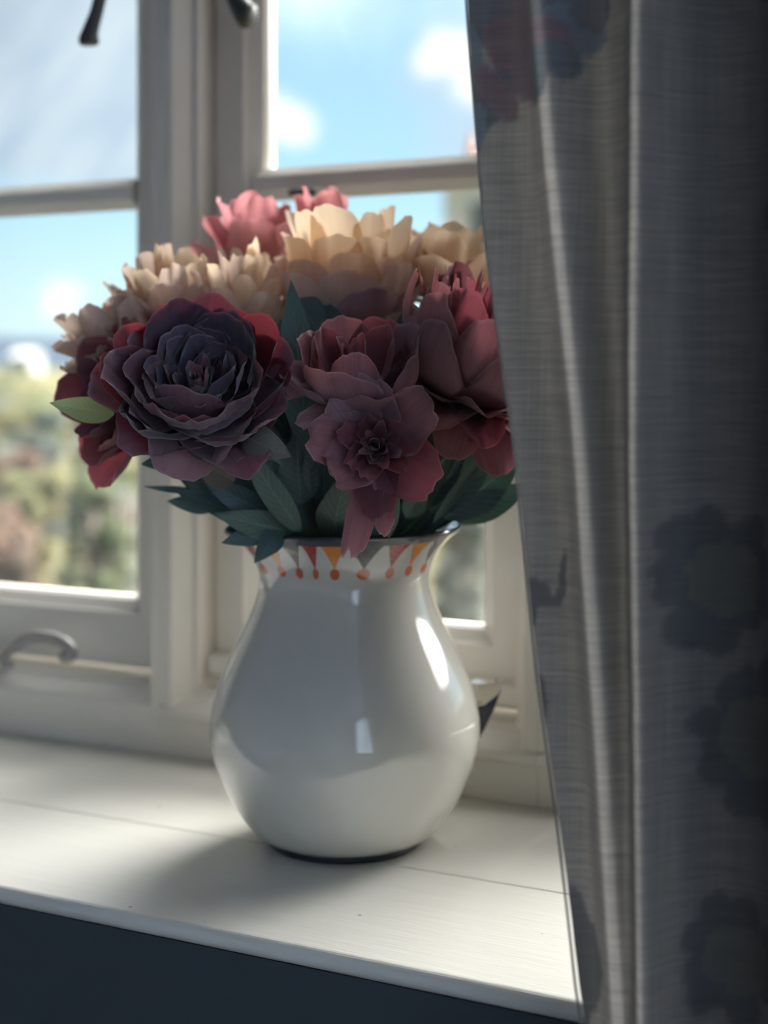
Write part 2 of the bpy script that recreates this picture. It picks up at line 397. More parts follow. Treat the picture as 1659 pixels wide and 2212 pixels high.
# iron ornament hung from the window head: two slim legs with flared feet come into view
to = thing('hanging_ornament', 'dark iron ornament hanging in window, two slim legs with flared feet', 'ornament', (-.19, .085, .78))
LO = Vector(to.location)
MB().tube(catmull([(-.19, .085, .80), (-.19, .085, .92), (-.19, .095, 1.03), (-.19, .118, 1.053)], 5), .0012, 6).build('cord', M['iron'], to, True, LO)
bd = MB(); bd.lathe([(0, .70), (.012, .705), (.021, .72), (.024, .745), (.018, .775), (.008, .80), (0, .805)], 20, (-.19, .085, 0))
bd.build('body', M['iron'], to, True, LO)
def orn_leg(pts, rr):
    b = MB().tube(catmull(pts, 5), None or [0.0]*1, 8) if False else MB()
    cp = catmull(pts, 5); n = len(cp)
    b.tube(cp, [rr[min(len(rr)-1, int(i/(n-1)*(len(rr)-1)))]+(rr[min(len(rr)-1, int(i/(n-1)*(len(rr)-1))+1)]-rr[min(len(rr)-1, int(i/(n-1)*(len(rr)-1)))])*((i/(n-1)*(len(rr)-1)) % 1) for i in range(n)], 12)
    o = b.build('leg', M['iron'], to, True, LO)
    return o
orn_leg([(-.196, .085, .715), (-.205, .08, .66), (-.226, .075, .61), (-.240, .071, .578), (-.2455, .070, .560), (-.2500, .069, .547), (-.2515, .069, .5405), (-.2515, .069, .5370)], [.004, .004, .0045, .0047, .0049, .006, .0078, .0070])
orn_leg([(-.184, .085, .715), (-.172, .086, .66), (-.153, .088, .605), (-.1420, .090, .578), (-.1355, .090, .562), (-.1285, .090, .552), (-.1255, .090, .549), (-.1225, .090, .5475)], [.004, .0045, .0055, .0062, .0070, .0088, .0098, .0075])

# ------------------------------------------------------------------ jug
def mat_jug():
    m, t = new_mat('glazed cream earthenware')
    uv = t('ShaderNodeUVMap'); s = t('ShaderNodeSeparateXYZ', {0: uv})
    u, v = s.outputs[0], s.outputs[1]       # u: pennant number round the neck, v: height in metres (outside only)
    nz = t('ShaderNodeTexNoise', {'Vector': t('ShaderNodeTexCoord').outputs['Object'], 'Scale': 90.0, 'Detail': 3.0})
    nz2 = t('ShaderNodeTexNoise', {'Vector': t('ShaderNodeTexCoord').outputs['Object'], 'Scale': 420.0, 'Detail': 2.0})
    wob = t.m('MULTIPLY', t.m('SUBTRACT', nz.outputs[0], .5), .0016)
    vv = t.m('ADD', v, wob)
    fr = t.m('FRACT', u); idx = t.m('FLOOR', u)
    d = t.m('ABSOLUTE', t.m('SUBTRACT', t.m('ADD', fr, t.m('MULTIPLY', t.m('SUBTRACT', nz.outputs[0], .5), .05)), .5))
    top, tipz = .1905, .1735
    half = t.m('MULTIPLY', t.m('DIVIDE', t.m('SUBTRACT', vv, tipz), top-tipz, clamp=True), .47)
    flag = t.m('MULTIPLY', t.sstep(t.m('SUBTRACT', half, d), -.012, .018), t.m('GREATER_THAN', vv, tipz))
    flag = t.m('MULTIPLY', flag, t.m('LESS_THAN', v, .1915))
    k = t.m('MODULO', t.m('ADD', idx, 300.0), 3.0)
    fc = t.ramp(t.m('DIVIDE', t.m('ADD', k, .5), 3.0), [(0, lin(22, 36, 56)), (.333, lin(172, 34, 38)), (.667, lin(222, 134, 30))], 'CONSTANT')
    fc = t.mix(t.m('MULTIPLY', t.sstep(nz2.outputs[0], .4, .7), .12), fc, (.75, .6, .5))
    dx = t.m('MULTIPLY', d, .0155); dz = t.m('SUBTRACT', vv, .1712)
    dist = t.m('SQRT', t.m('ADD', t.m('MULTIPLY', dx, dx), t.m('MULTIPLY', dz, dz)))
    dot = t.sstep(dist, .0036, .0030)
    col = t.mix(nz.outputs[0], (.68, .665, .61), (.65, .635, .575))
    col = t.mix(flag, col, fc)
    col = t.mix(t.m('MULTIPLY', dot, .92), col, lin(208, 92, 34))
    col = t.mix(t.sstep(t.m('ADD', v, t.m('MULTIPLY', wob, .4)), .1884, .1891), col, lin(36, 47, 64))
    b = t('ShaderNodeBump', {'Height': nz.outputs[0], 'Strength': .03, 'Distance': .003})
    finish(t, t('ShaderNodeBsdfPrincipled', {'Base Color': col, 'Roughness': .10, 'Normal': b, 'IOR': 1.62, 'Coat Weight': .7, 'Coat Roughness': .03, 'Coat IOR': 1.6}))
    return m
M['jug'] = mat_jug()
tj = thing('jug', 'round bellied cream glazed jug with painted pennant border holding the bouquet', 'jug', (.0013, 0, 0))
JL = Vector(tj.location); tj.scale = (1, 1, 1.014)
prof = [(.0470, .0045), (.0490, .0042), (.0515, .0050), (.0560, .0078), (.0605, .0120), (.0665, .0195), (.0735, .031), (.0795, .045), (.0832, .058), (.0845, .069), (.0838, .080), (.0805, .094), (.0752, .107), (.0690, .120), (.0625, .133), (.0578, .144), (.0545, .154), (.0535, .162), (.0545, .169), (.0572, .176), (.0618, .183), (.0665, .188), (.0705, .1912), (.0722, .1928), (.0725, .1942), (.0712, .1950), (.0690, .1944)]
outer = catmull([(r, 0, z) for r, z in prof], 3)
outer = [(p.x, p.z) for p in outer]
inner = [(.0640, .1895), (.0590, .1838), (.0545, .1770), (.0515, .169), (.0502, .162), (.0512, .154), (.0545, .144), (.0592, .133), (.0655, .120), (.0760, .094), (.080, .069), (.0755, .045), (.0630, .024), (.04, .012), (.0, .010)]
flagcuts = [-90, -69, -48.5, -34, -21.5, -12, 2.5, 23, 38, 53, 71, 88]   # degrees, as seen from the viewer: right positive
front = -pi/2+YAW            # world angle of the side that faces the viewer... right of it counts positive
def flag_u(deg):
    d = (deg+180) % 360-180
    if d <= flagcuts[0]: return (d-flagcuts[0])/17.5
    for k in range(len(flagcuts)-1):
        if d <= flagcuts[k+1]: return k+(d-flagcuts[k])/(flagcuts[k+1]-flagcuts[k])
    return len(flagcuts)-1+(d-flagcuts[-1])/17.5
NA = 144
def jug_pt(r, z, q):
    a = front+2*pi*q/NA
    deg = math.degrees(2*pi*q/NA); deg = (deg+180) % 360-180
    sp = math.exp(-((deg+62)/19)**2)*max(0, min(1, (z-.150)/.045))**1.6     # the pouring lip
    rr = r+sp*.0065
    return Vector((rr*cos(a), rr*sin(a), z-.0015*sp*max(0, (z-.18)/.015)))
vs, fs_, uvs = [], [], []
rows = [(r, z, z) for r, z in outer]+[(r, z, .05) for r, z in inner]
for j, (r, z, vz) in enumerate(rows):
    if len(outer)-3 <= j < len(outer)+4: vz = .195
    for q in range(NA+1):
        vs.append(jug_pt(r, z, q)); uvs.append((flag_u(math.degrees(2*pi*q/NA)-180 if False else (2*180*q/NA)), vz))
for j in range(len(rows)-1):
    for q in range(NA):
        # columns are doubled at the seam, which sits at the front centre line of column 0; fine because flag_u wraps at the back
        fs_.append((j*(NA+1)+q, j*(NA+1)+q+1, (j+1)*(NA+1)+q+1, (j+1)*(NA+1)+q))
me = bpy.data.meshes.new('body'); me.from_pydata([tuple(v) for v in vs], [], fs_)
me.polygons.foreach_set('use_smooth', [True]*len(me.polygons))
uvl = me.uv_layers.new(name='UVMap')
for p in me.polygons:
    us = [uvs[me.loops[li].vertex_index] for li in p.loop_indices]
    hi = max(x[0] for x in us)
    for li, x in zip(p.loop_indices, us):
        uu = x[0]
        if hi-uu > 5: uu = hi
        uvl.data[li].uv = (uu, x[1])
me.materials.append(M['jug'])
o = bpy.data.objects.new('body', me); C.objects.link(o); o.parent = tj
# foot disc and the thick strap handle's lower root on the far right side

def strap(path, widths, thick, side, name, mat, parent, mat2=None):
    cp = catmull(path, 6); n = len(cp); v = []; f = []
    for k, p in enumerate(cp):
        d = (cp[min(k+1, n-1)]-cp[max(k-1, 0)]).normalized(); nn = d.cross(side).normalized()
        wv = widths[0]+(widths[1]-widths[0])*k/(n-1)
        for q in range(12):
            a = 2*pi*q/12
            v.append(p+side*cos(a)*wv+nn*sin(a)*thick)
    for k in range(n-1):
        for q in range(12):
            r = (q+1) % 12; f.append((k*12+q, k*12+r, k*12+12+r, k*12+12+q))
    f += [tuple(range(12))[::-1], tuple(range((n-1)*12, n*12))]
    return obj(name, v, f, mat, parent, True)
M['navy'] = paint('navy glaze', (.02, .028, .05), (.03, .035, .06), .2, 60, .02, coat=.4)
MB().lathe([(0, .002), (.0455, .002), (.0462, 0), (.0480, 0), (.0486, .001), (.0486, .0052)], 64).build('foot_ring', M['navy'], tj, True)
M['creamglaze'] = paint('cream glaze', (.78, .72, .62), (.70, .62, .5), .2, 60, .02, coat=.4)
hd = (RIGHT*.94+FWD*.34).normalized(); hs = hd.cross(UP)
def lug_piece(name, poly, mat, parent):
    lv = []
    for r, z, wd in poly: lv += [hd*r+UP*z+hs*wd, hd*r+UP*z-hs*wd]
    n = len(poly)
    ff = [(2*k, 2*k+1, 2*((k+1) % n)+1, 2*((k+1) % n)) for k in range(n)]+[tuple(2*k for k in range(n))[::-1], tuple(2*k+1 for k in range(n))]
    o = obj(name, lv, ff, M[mat], parent, False)
    return bev(o, .0012, 3)
lug = lug_piece('lug_handle', [(.076, .0930, .010), (.086, .0905, .010), (.094, .0912, .0095), (.1055, .0895, .006), (.1015, .0840, .006), (.092, .0785, .007), (.078, .0775, .009)], 'creamglaze', tj)
lug['label'] = 'small cream lug standing out on the right of the belly'
lo = lug_piece('lug_underside', [(.078, .0777, .009), (.092, .0787, .007), (.1012, .0840, .006), (.1045, .0872, .0055), (.0985, .0725, .005), (.0935, .0620, .0035), (.0880, .0520, .0015), (.078, .0520, .0015)], 'navy', tj)
lo['label'] = 'navy glazed underside of the lug'

# ------------------------------------------------------------------ curtain
def mat_curtain():
    m, t = new_mat('printed linen curtain')
    uv = t('ShaderNodeUVMap'); s = t('ShaderNodeSeparateXYZ', {0: uv})
    x, z = s.outputs[0], s.outputs[1]       # metres of cloth
    pr = t('ShaderNodeAttribute', attribute_name='print'); thru = t('ShaderNodeAttribute', attribute_name='light_through')
    slub = t('ShaderNodeTexNoise', {'Vector': t('ShaderNodeCombineXYZ', {0: t.m('MULTIPLY', x, 26.0), 1: t.m('MULTIPLY', z, 620.0), 2: 0.0}), 'Scale': 1.0, 'Detail': 5.0, 'Roughness': .7})
    slub2 = t('ShaderNodeTexNoise', {'Vector': t('ShaderNodeCombineXYZ', {0: t.m('MULTIPLY', x, 800.0), 1: t.m('MULTIPLY', z, 16.0), 2: 3.0}), 'Scale': 1.0, 'Detail': 3.0, 'Roughness': .6})
    wx = t.m('SINE', t.m('MULTIPLY', x, 2*pi/.00075)); wz = t.m('SINE', t.m('MULTIPLY', z, 2*pi/.0008))
    wv = t.m('MULTIPLY', t.m('ADD', wx, wz), .25)
    tex = t.m('ADD', t.m('ADD', t.m('MULTIPLY', slub.outputs[0], .9), t.m('MULTIPLY', slub2.outputs[0], .35)), t.m('MULTIPLY', wv, .12))
    base = t.mix(t.sstep(tex, .42, .9), (.074, .081, .090), (.116, .120, .128))
    pc = t.mix(t.m('MULTIPLY', pr.outputs['Alpha'], .8), base, t.mix(.25, pr.outputs['Color'], base))
    through = t.mix(t.sstep(tex, .38, .92), (.33, .32, .32), (.66, .63, .60))
    through = t.mix(t.m('MULTIPLY', pr.outputs['Alpha'], .75), through, t.mix(.2, pr.outputs['Color'], through))
    through = t.mix(thru.outputs['Fac'], (0, 0, 0), through)
    b = t('ShaderNodeBump', {'Height': tex, 'Strength': .35, 'Distance': .0006})
    p = t('ShaderNodeBsdfPrincipled', {'Base Color': pc, 'Roughness': .85, 'Normal': b, 'Specular IOR Level': .15, 'Sheen Weight': .1})
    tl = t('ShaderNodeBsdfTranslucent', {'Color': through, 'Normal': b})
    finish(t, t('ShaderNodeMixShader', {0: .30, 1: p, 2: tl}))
    return m
M['curtain'] = mat_curtain()
EDGE = [(-.35, .293), (-.30, .289), (.0073, .2255), (.0294, .2219), (.0996, .2133), (.1603, .2045), (.2198, .1979), (.2611, .1935), (.2985, .1879), (.3531, .1800), (.3932, .1762), (.4313, .1728), (.4631, .1705), (.7, .158), (1.0, .15), (1.5, .14)]
F1 = [(-.35, .262), (.0, .2385), (.0321, .2367), (.1526, .2304), (.274, .2219), (.38, .2105), (.4594, .2035), (.6, .196), (1.0, .185), (1.5, .18)]
F2 = [(-.35, .251), (.0544, .2492), (.2543, .2471), (.4544, .2492), (1.5, .252)]
def interp(tab, z):
    if z <= tab[0][0]: return tab[0][1]
    for k in range(len(tab)-1):
        a, b_ = tab[k], tab[k+1]
        if z <= b_[0]: return a[1]+(b_[1]-a[1])*(z-a[0])/(b_[0]-a[0])
    return tab[-1][1]
def sm(a, b_, x):
    t_ = max(0, min(1, (x-a)/(b_-a))); return t_*t_*(3-2*t_)
NAVY, WINE_, BLUE, OLIVE, GREY = (.030, .055, .095), (.10, .05, .09), (.06, .11, .17), (.085, .09, .075), (.045, .055, .065)
MOTIF = []   # (x, z, rx, rz, rot, colour)
def ros(cx, cz, r, n, col, seed, inner=None):
    rnd = random.Random(seed)
    for k in range(n):
        a = 2*pi*k/n+rnd.uniform(-.2, .2); d = r*rnd.uniform(.45, .75)
        MOTIF.append((cx+cos(a)*d*.85, cz+sin(a)*d, r*rnd.uniform(.26, .4), r*rnd.uniform(.2, .3), a, col))
    MOTIF.append((cx, cz, r*.45, r*.5, 0, inner or col))
for (x, z, rx, rz, ro, c_) in ((.205, .452, .016, .026, .3, WINE_), (.183, .455, .010, .018, -.4, NAVY), (.1765, .432, .006, .020, .1, BLUE), (.196, .432, .009, .022, .5, WINE_), (.221, .458, .012, .016, -.5, NAVY), (.226, .442, .011, .012, .8, BLUE), (.2175, .434, .008, .013, 0, WINE_), (.212, .423, .006, .013, -.1, NAVY), (.2215, .428, .007, .009, .5, NAVY), (.1835, .413, .008, .017, -.5, NAVY), (.1785, .400, .0055, .013, -.2, BLUE), (.188, .418, .006, .014, .6, WINE_), (.232, .452, .008, .010, 0, NAVY)):
    MOTIF.append((x, z, rx, rz, ro, c_))
ros(.287, .206, .033, 11, GREY, 3, OLIVE); ros(.300, .140, .034, 11, GREY, 5, OLIVE); ros(.292, .045, .030, 9, GREY, 8, OLIVE)
ros(.33, .36, .03, 10, GREY, 9, WINE_)
for (x, z, rx, rz, ro, c_) in ((.2065, .197, .0065, .0062, 0, GREY), (.2045, .190, .004, .010, 0, GREY), (.2125, .1935, .006, .0022, .2, GREY), (.2175, .197, .0022, .0065, -.3, GREY), (.2185, .207, .0016, .008, -.1, GREY), (.207, .148, .006, .014, 0, GREY), (.204, .157, .004, .012, 0, GREY), (.2215, .053, .009, .018, .1, GREY), (.229, .035, .008, .02, 0, GREY), (.2235, .02, .008, .02, 0, GREY)):
    MOTIF.append((x, z, rx, rz, ro, c_))
def print_at(x, z):
    best = None; al = 0
    for (cx, cz, rx, rz, ro, c_) in MOTIF:
        dx, dz = x-cx, z-cz
        if abs(dx) > .045 or abs(dz) > .045: continue
        u_ = (dx*cos(ro)+dz*sin(ro))/rx; v_ = (-dx*sin(ro)+dz*cos(ro))/rz
        d = math.sqrt(u_*u_+v_*v_)+mnoise.noise(Vector((x*160, z*160, 1)))*.16
        a = 1-sm(.93, 1.10, d)
        if a > al: al = a
        if a > .5: best = c_
        elif a > 0 and best is None: best = c_
    return best or (0, 0, 0), al
def make_curtain():
    us = [0]; du = .0012
    W = .42
    ncol = 230
    zs_ = []
    z = -.34
    while z < 1.449:
        zs_.append(z); z += .0021 if -.02 < z < .50 else .02
    zs_.append(1.449)
    v, uv, pc, ly = [], [], [], []
    for z in zs_:
        e, f1, f2 = interp(EDGE, z)+.0047, interp(F1, z)+.0082, interp(F2, z)+.0090
        for k in range(ncol):
            q = k/(ncol-1); s_ = (q**1.35)*W
            x = e+s_
            y = -.212
            # soft first fold hollow between the hem and the first ridge, second ridge, then deep folds to the wall side
            y += .012*sm(0, 1, (x-e)/max(.01, f1-e))*0
            y -= .0115*math.exp(-((x-f1)/.0085)**2)
            y -= .017*math.exp(-((x-f2)/.0065)**2)
            y += .010*math.exp(-((x-(f1+f2)/2)/.009)**2)
            y += .008*math.exp(-((x-(e+f1)/2)/.012)**2)
            y += .020*sm(f2+.003, f2+.03, x)-.03*sm(f2+.04, f2+.075, x)+.03*sm(f2+.09, f2+.13, x)-.03*sm(f2+.15, f2+.19, x)
            y += .0012*mnoise.noise(Vector((x*30, z*9, 0)))+.0006*mnoise.noise(Vector((x*90, z*60, 4)))
            v.append((x, y, z))
            uv.append((x*1.15, z))
            c_, a_ = print_at(x, z)
            pc.append((*c_, a_))
            # cloth gathered in several thicknesses past the second ridge
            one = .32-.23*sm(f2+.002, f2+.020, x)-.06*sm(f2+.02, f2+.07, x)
            one += 1.5*math.exp(-((x-f1)/.0018)**2)+.16*math.exp(-((x-f1+.004)/.009)**2)+1.7*math.exp(-((x-f2)/.0011)**2)+.07*math.exp(-((x-f2-.004)/.006)**2)  # bright crease lines put in as extra translucency along both ridges
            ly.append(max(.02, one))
    nr = len(zs_); f = []
    for j in range(nr-1):
        for k in range(ncol-1):
            f.append((j*ncol+k, j*ncol+k+1, (j+1)*ncol+k+1, (j+1)*ncol+k))
    loc = Vector((.3, -.21, 1.449))
    o = obj('curtain', v, f, M['curtain'], None, True, loc, uv)
    a = o.data.color_attributes.new('print', 'FLOAT_COLOR', 'POINT')
    a.data.foreach_set('color', [c for p in pc for c in p])
    b_ = o.data.attributes.new('light_through', 'FLOAT', 'POINT'); b_.data.foreach_set('value', ly)
    tag(o, 'long floral printed linen curtain hanging at the right of the window', 'curtain')
    # rolled hem along the free edge
    zz = [z for z in zs_ if z < .6 or z > 1.3]
    hem = MB().tube([(interp(EDGE, z)+.0045, -.212+.0012*mnoise.noise(Vector((interp(EDGE, z)*30, z*9, 0))), z) for z in zs_], .0006, 6)
    h = hem.build('hem', M['hem'], o, True, loc)
    return o
M['hem'] = paint('hem thread', (.34, .31, .27), (.22, .2, .18), .8, 700, .5)
make_curtain()

# ------------------------------------------------------------------ bouquet
def at(u, v, d):
    """a point d metres in front of the camera, seen at (u, v) of the photograph"""
    return CAM+RIGHT*((u-829.5)/3200*d)+FWD*d-UP*((v-797)/3200*d)
def cdir(r, u, t):
    """direction from right, up and towards-the-viewer amounts"""
    return (RIGHT*r+UP*u-FWD*t).normalized()

def petal_mesh(rnd, L, W, th0, th1, cup, ruf, r0, z0, phi, tipk=.55, curl=0.0, notch=.035, wb=.25, twist=0.0, nu=13, nv=13, side=0.0, fold=0.0):
    th0, th1, curl = R(th0), R(th1), R(curl)
    sd = rnd.uniform(0, 100)
    mid = []
    x, z = r0, z0; sub = 4; pts = [(x, z, th0)]
    nn = nv*sub
    for k in range(nn):
        t = (k+.5)/nn
        th = th0+(th1-th0)*sm(0, 1, t)*.85+(th1-th0)*.15*t+curl*max(0, (t-.62)/.38)**2
        x += sin(th)*L/nn; z += cos(th)*L/nn
        pts.append((x, z, th))
    def mp(t):
        t = max(0, min(1, t))*nn; k = min(int(t), nn-1); f_ = t-k
        a, b_ = pts[k], pts[k+1]
        return a[0]+(b_[0]-a[0])*f_, a[1]+(b_[1]-a[1])*f_, a[2]+(b_[2]-a[2])*f_
    rh = Vector((cos(phi), sin(phi), 0)); ph = Vector((-sin(phi), cos(phi), 0)); zh = Vector((0, 0, 1))
    v, f, uv = [], [], []
    p1, p2 = rnd.uniform(0, 6), rnd.uniform(0, 6); fr1 = rnd.uniform(1.6, 2.6); fr2 = rnd.uniform(3.2, 5.0)
    for j in range(nv+1):
        t = (j/nv)**.85
        wt = W/2*(wb+(1-wb)*sin(min(t/.66, 1)*pi/2))*(1-.08*sm(.75, 1, t))
        for i in range(nu+1):
            s_ = -1+2*i/nu
            ell = 1-tipk*(1-max(0, 1-abs(s_)**2.3)**(1/2.3))+notch*mnoise.noise(Vector((s_*2.4+sd, sd, 0)))*1.4+notch*.6*mnoise.noise(Vector((s_*6+sd, 2, sd)))
            te = t*ell
            a, b_, th = mp(te)
            nrm = rh*(-cos(th))+zh*sin(th)
            h = cup*wt*s_*s_*(.5+.5*t)
            h += ruf*(sin(s_*fr1*pi+p1)*.6+sin(s_*fr2*pi+p2)*.4)*t**1.6*(.35+.65*abs(s_))
            h += ruf*1.1*mnoise.noise(Vector((s_*1.8+sd, t*2.2, sd*2)))*t
            h -= fold*abs(s_)*wt
            tw = twist*t*s_*wt
            v.append(rh*a+zh*b_+ph*(wt*s_+side*t*t*L)+nrm*(h+tw))
            uv.append((i/nu, t))
    for j in range(nv):
        for i in range(nu):
            f.append((j*(nu+1)+i, j*(nu+1)+i+1, (j+1)*(nu+1)+i+1, (j+1)*(nu+1)+i))
    return v, f, uv

def frame_of(axis, spin=0.0):
    z = axis.normalized(); x = RIGHT-z*RIGHT.dot(z)
    if x.length < .2: x = UP-z*UP.dot(z)
    x.normalize(); y = z.cross(x)
    m = Matrix((x, y, z)).transposed()
    return m @ Matrix.Rotation(spin, 3, 'Z')

class Flower:
    def __init__(s, name, label, centre, axis, seed, group=None, spin=0.0, scale=1.0):
        s.c = centre; s.ax = axis.normalized(); s.m = frame_of(axis, spin); s.k = scale
        s.rnd = random.Random(seed)
        s.t = thing(name, label, 'flower', centre, group)
    def petal(s, mat, **kw):
        v, f, uv = petal_mesh(s.rnd, **kw)
        return obj('petal', [s.m @ (p*s.k) for p in v], f, M[mat], s.t, True, None, uv)
    def layer(s, n, mat, L, W, th0, th1, cup=.4, ruf=.0015, r0=.003, z0=0.0, jl=.12, jt=8, jp=.25, phi0=None, skip=None, front=None, **kw):
        rnd = s.rnd; ph0 = rnd.uniform(0, 6.28) if phi0 is None else phi0
        for k in range(n):
            p = ph0+2*pi*k/n+rnd.uniform(-jp, jp)*2*pi/n
            l = L*(1+rnd.uniform(-jl, jl)); wd = W*(1+rnd.uniform(-jl, jl))
            a0 = th0+rnd.uniform(-jt, jt)*.6; a1 = th1+rnd.uniform(-jt, jt)
            if front:      # petals on the viewer's lower side open further
                dirv = s.m @ Vector((cos(p), sin(p), 0)); a1 += front*max(0, -dirv.z)
            if skip and skip(s.m @ Vector((cos(p), sin(p), 0))): continue
            s.petal(mat(s.m @ Vector((cos(p), sin(p), 0))) if callable(mat) else mat if isinstance(mat, str) else rnd.choice(mat), L=l, W=wd, th0=a0, th1=a1, cup=cup*(1+rnd.uniform(-.3, .3)), ruf=ruf, r0=r0*(1+rnd.uniform(-.2, .2)), z0=z0+rnd.uniform(-.0015, .0015), phi=p, **kw)
    def tuft(s, n, mat, L, W, tmax, r0, z0=.004, **kw):
        rnd = s.rnd
        for k in range(n):
            q = rnd.random()**.6; p = rnd.uniform(0, 2*pi)
            s.petal(mat if isinstance(mat, str) else rnd.choice(mat), L=L*rnd.uniform(.7, 1.15), W=W*rnd.uniform(.7, 1.3), th0=q*tmax+rnd.uniform(-8, 8), th1=q*tmax*.5+rnd.uniform(-25, 12), cup=rnd.uniform(.3, .9), ruf=.0008, r0=r0*q, z0=z0, phi=p, tipk=.6, nu=4, nv=5, notch=.12, curl=rnd.uniform(-20, 30), **kw)
    def cup_base(s, r=.010, mat='leaf_mid', n=5):
        """green calyx: knob and sepals"""
        b = MB(); b.lathe([(0, -.012), (.003, -.0115), (.006, -.008), (.0085, -.003), (.007, .001), (0, .002)], 12)
        obj('calyx', [s.m @ (p*s.k) for p in b.v], b.f, M[mat], s.t, True)
        for k in range(n):
            v, f, uv = petal_mesh(s.rnd, L=.026, W=.013, th0=100, th1=65, cup=.3, ruf=.0008, r0=.004, z0=-.006, phi=2*pi*k/n, tipk=.7, nu=4, nv=6)
            obj('sepal', [s.m @ (p*s.k) for p in v], f, M[mat], s.t, True, None, uv)
    def stem(s, foot, neck, rad=.0021):
        a = s.c-s.ax*.008*s.k
        p = catmull([a, a-s.ax*.028*s.k, Vector(neck), Vector(foot)], 8)
        p = [a]+p[1:]
        MB().tube(p, rad, 8).build('stem', M['plastic'], s.t, True, s.c)
    def leaf(s, a, b, W, mat='leaf', bend=.1, fold=.25, face=None, wave=.05, name='leaf', peak=.42):
        add_leaf(s.t, s.c, a, b, W, mat, bend, fold, face, wave, name, peak)

LR = random.Random(77)
def add_leaf(parent, loc, a, b, W, mat, bend, fold, face, wave, name, peak):
    ax = b-a; L = ax.length; ax.normalize()
    fc = face if face is not None else -FWD
    fc = (fc-ax*fc.dot(ax)).normalized(); sd = ax.cross(fc)
    v, f, uv = [], [], []; nu, nv = 6, 12; ph = LR.uniform(0, 6)
    for j in range(nv+1):
        t = j/nv
        prof_ = (sin(pi*t**(math.log(.5)/math.log(peak))))**.9 if 0 < t < 1 else 0
        wt = W/2*max(prof_, .05*(1-t))
        c_ = a+ax*(L*t)+fc*(bend*L*sin(pi*t)*.6-bend*L*t*t*.4)
        for i in range(nu+1):
            s_ = -1+2*i/nu
            h = fold*wt*abs(s_)+wave*W*sin(t*9+ph+s_*1.3)*abs(s_)
            v.append(c_+sd*(wt*s_)+fc*h); uv.append((i/nu, t))
    for j in range(nv):
        for i in range(nu):
            f.append((j*(nu+1)+i, j*(nu+1)+i+1, (j+1)*(nu+1)+i+1, (j+1)*(nu+1)+i))
    return obj(name, v, f, M[mat], parent, True, loc, uv)

NECKZ = .192
flowers = {}
def foot_of(k, n=12):
    a = 2*pi*k/n
    return Vector((.0013+.028*cos(a), .028*sin(a), .016))

# dark plum peony, front left
F = Flower('peony', 'large dark plum open peony at the front left of the bouquet', at(432, 868, .822), cdir(.03, .62, .78), 11, spin=.3)
flowers['plum'] = F
lowf = lambda d: d.z > .25          # keep only the petals on the viewer's side
highf = lambda d: d.z < -.1
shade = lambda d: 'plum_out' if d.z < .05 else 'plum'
F.layer(10, 'plum_back', L=.060, W=.042, th0=82, th1=16, cup=.45, ruf=.002, r0=.007, z0=-.003, curl=8, skip=highf, jp=.25, jt=6, jl=.05)
F.layer(7, 'plum_out', L=.052, W=.050, th0=96, th1=44, cup=.38, ruf=.004, r0=.006, z0=-.004, curl=20, notch=.05, skip=lowf, jp=.5, jt=14)
F.layer(7, 'plum_out', L=.056, W=.054, th0=86, th1=10, cup=.5, ruf=.004, r0=.006, z0=-.001, curl=26, front=26, jp=.5, jt=14)
F.layer(7, shade, L=.053, W=.050, th0=76, th1=0, cup=.55, ruf=.004, r0=.006, z0=.001, curl=22, front=14, jp=.5, jt=12)
F.layer(6, shade, L=.042, W=.040, th0=66, th1=-6, cup=.6, ruf=.004, r0=.006, z0=.003, curl=30, front=6, jp=.6, jt=14, skip=lambda d: d.z < -.35)
F.layer(7, 'plum', L=.033, W=.026, th0=56, th1=-4, cup=.7, ruf=.003, r0=.006, z0=.004, curl=30, jp=.6, jt=16, skip=lambda d: d.z < -.5)
F.tuft(34, ['plum', 'plum', 'plum', 'plum_out'], .027, .011, 62, .009)
F.tuft(10, ['rose', 'mauve'], .025, .009, 16, .003)
for (deg, L, W, t0, t1, cl, rf, mt) in ((255, .044, .050, 66, -30, -10, .0025, 'plum_out'), (292, .046, .046, 84, 14, -20, .003, 'plum_out'), (322, .048, .040, 84, 4, -26, .003, 'plum_out'), (266, .053, .052, 98, 62, 24, .004, 'mauve'), (300, .060, .046, 96, 58, 24, .004, 'plum_out'), (226, .056, .046, 92, 22, -14, .003, 'plum'), (8, .060, .036, 92, 60, 50, .004, 'mauve')):
    F.petal(mt, L=L, W=W, th0=t0, th1=t1, cup=.5, ruf=rf, r0=.006, z0=.0, phi=R(deg-17), curl=cl, notch=.05)
F.cup_base()
F.stem(foot_of(8), Vector((-.020, -.026, NECKZ)))

# wine peony, right, seen from its side
F = Flower('peony', 'large wine red double peony touching the curtain edge', at(1002, 862, .852), cdir(.30, .90, .32), 23, spin=.2)
flowers['wine'] = F
F.layer(8, ['rose', 'wine'], L=.044, W=.036, th0=92, th1=150, cup=.3, ruf=.003, r0=.010, z0=-.004, curl=-10)
F.layer(8, ['rose', 'wine'], L=.046, W=.036, th0=88, th1=112, cup=.3, ruf=.003, r0=.008, z0=-.001, curl=-6)
F.layer(7, ['rose', 'wine'], L=.046, W=.036, th0=84, th1=66, cup=.35, ruf=.003, r0=.006, z0=.002, curl=8)
F.layer(9, ['rose', 'mauve'], L=.074, W=.038, th0=86, th1=-2, cup=.5, ruf=.002, r0=.006, z0=.003, curl=-14, jt=6)
F.layer(9, 'rose', L=.080, W=.038, th0=76, th1=-8, cup=.5, ruf=.002, r0=.006, z0=.004, curl=-8, jt=6)
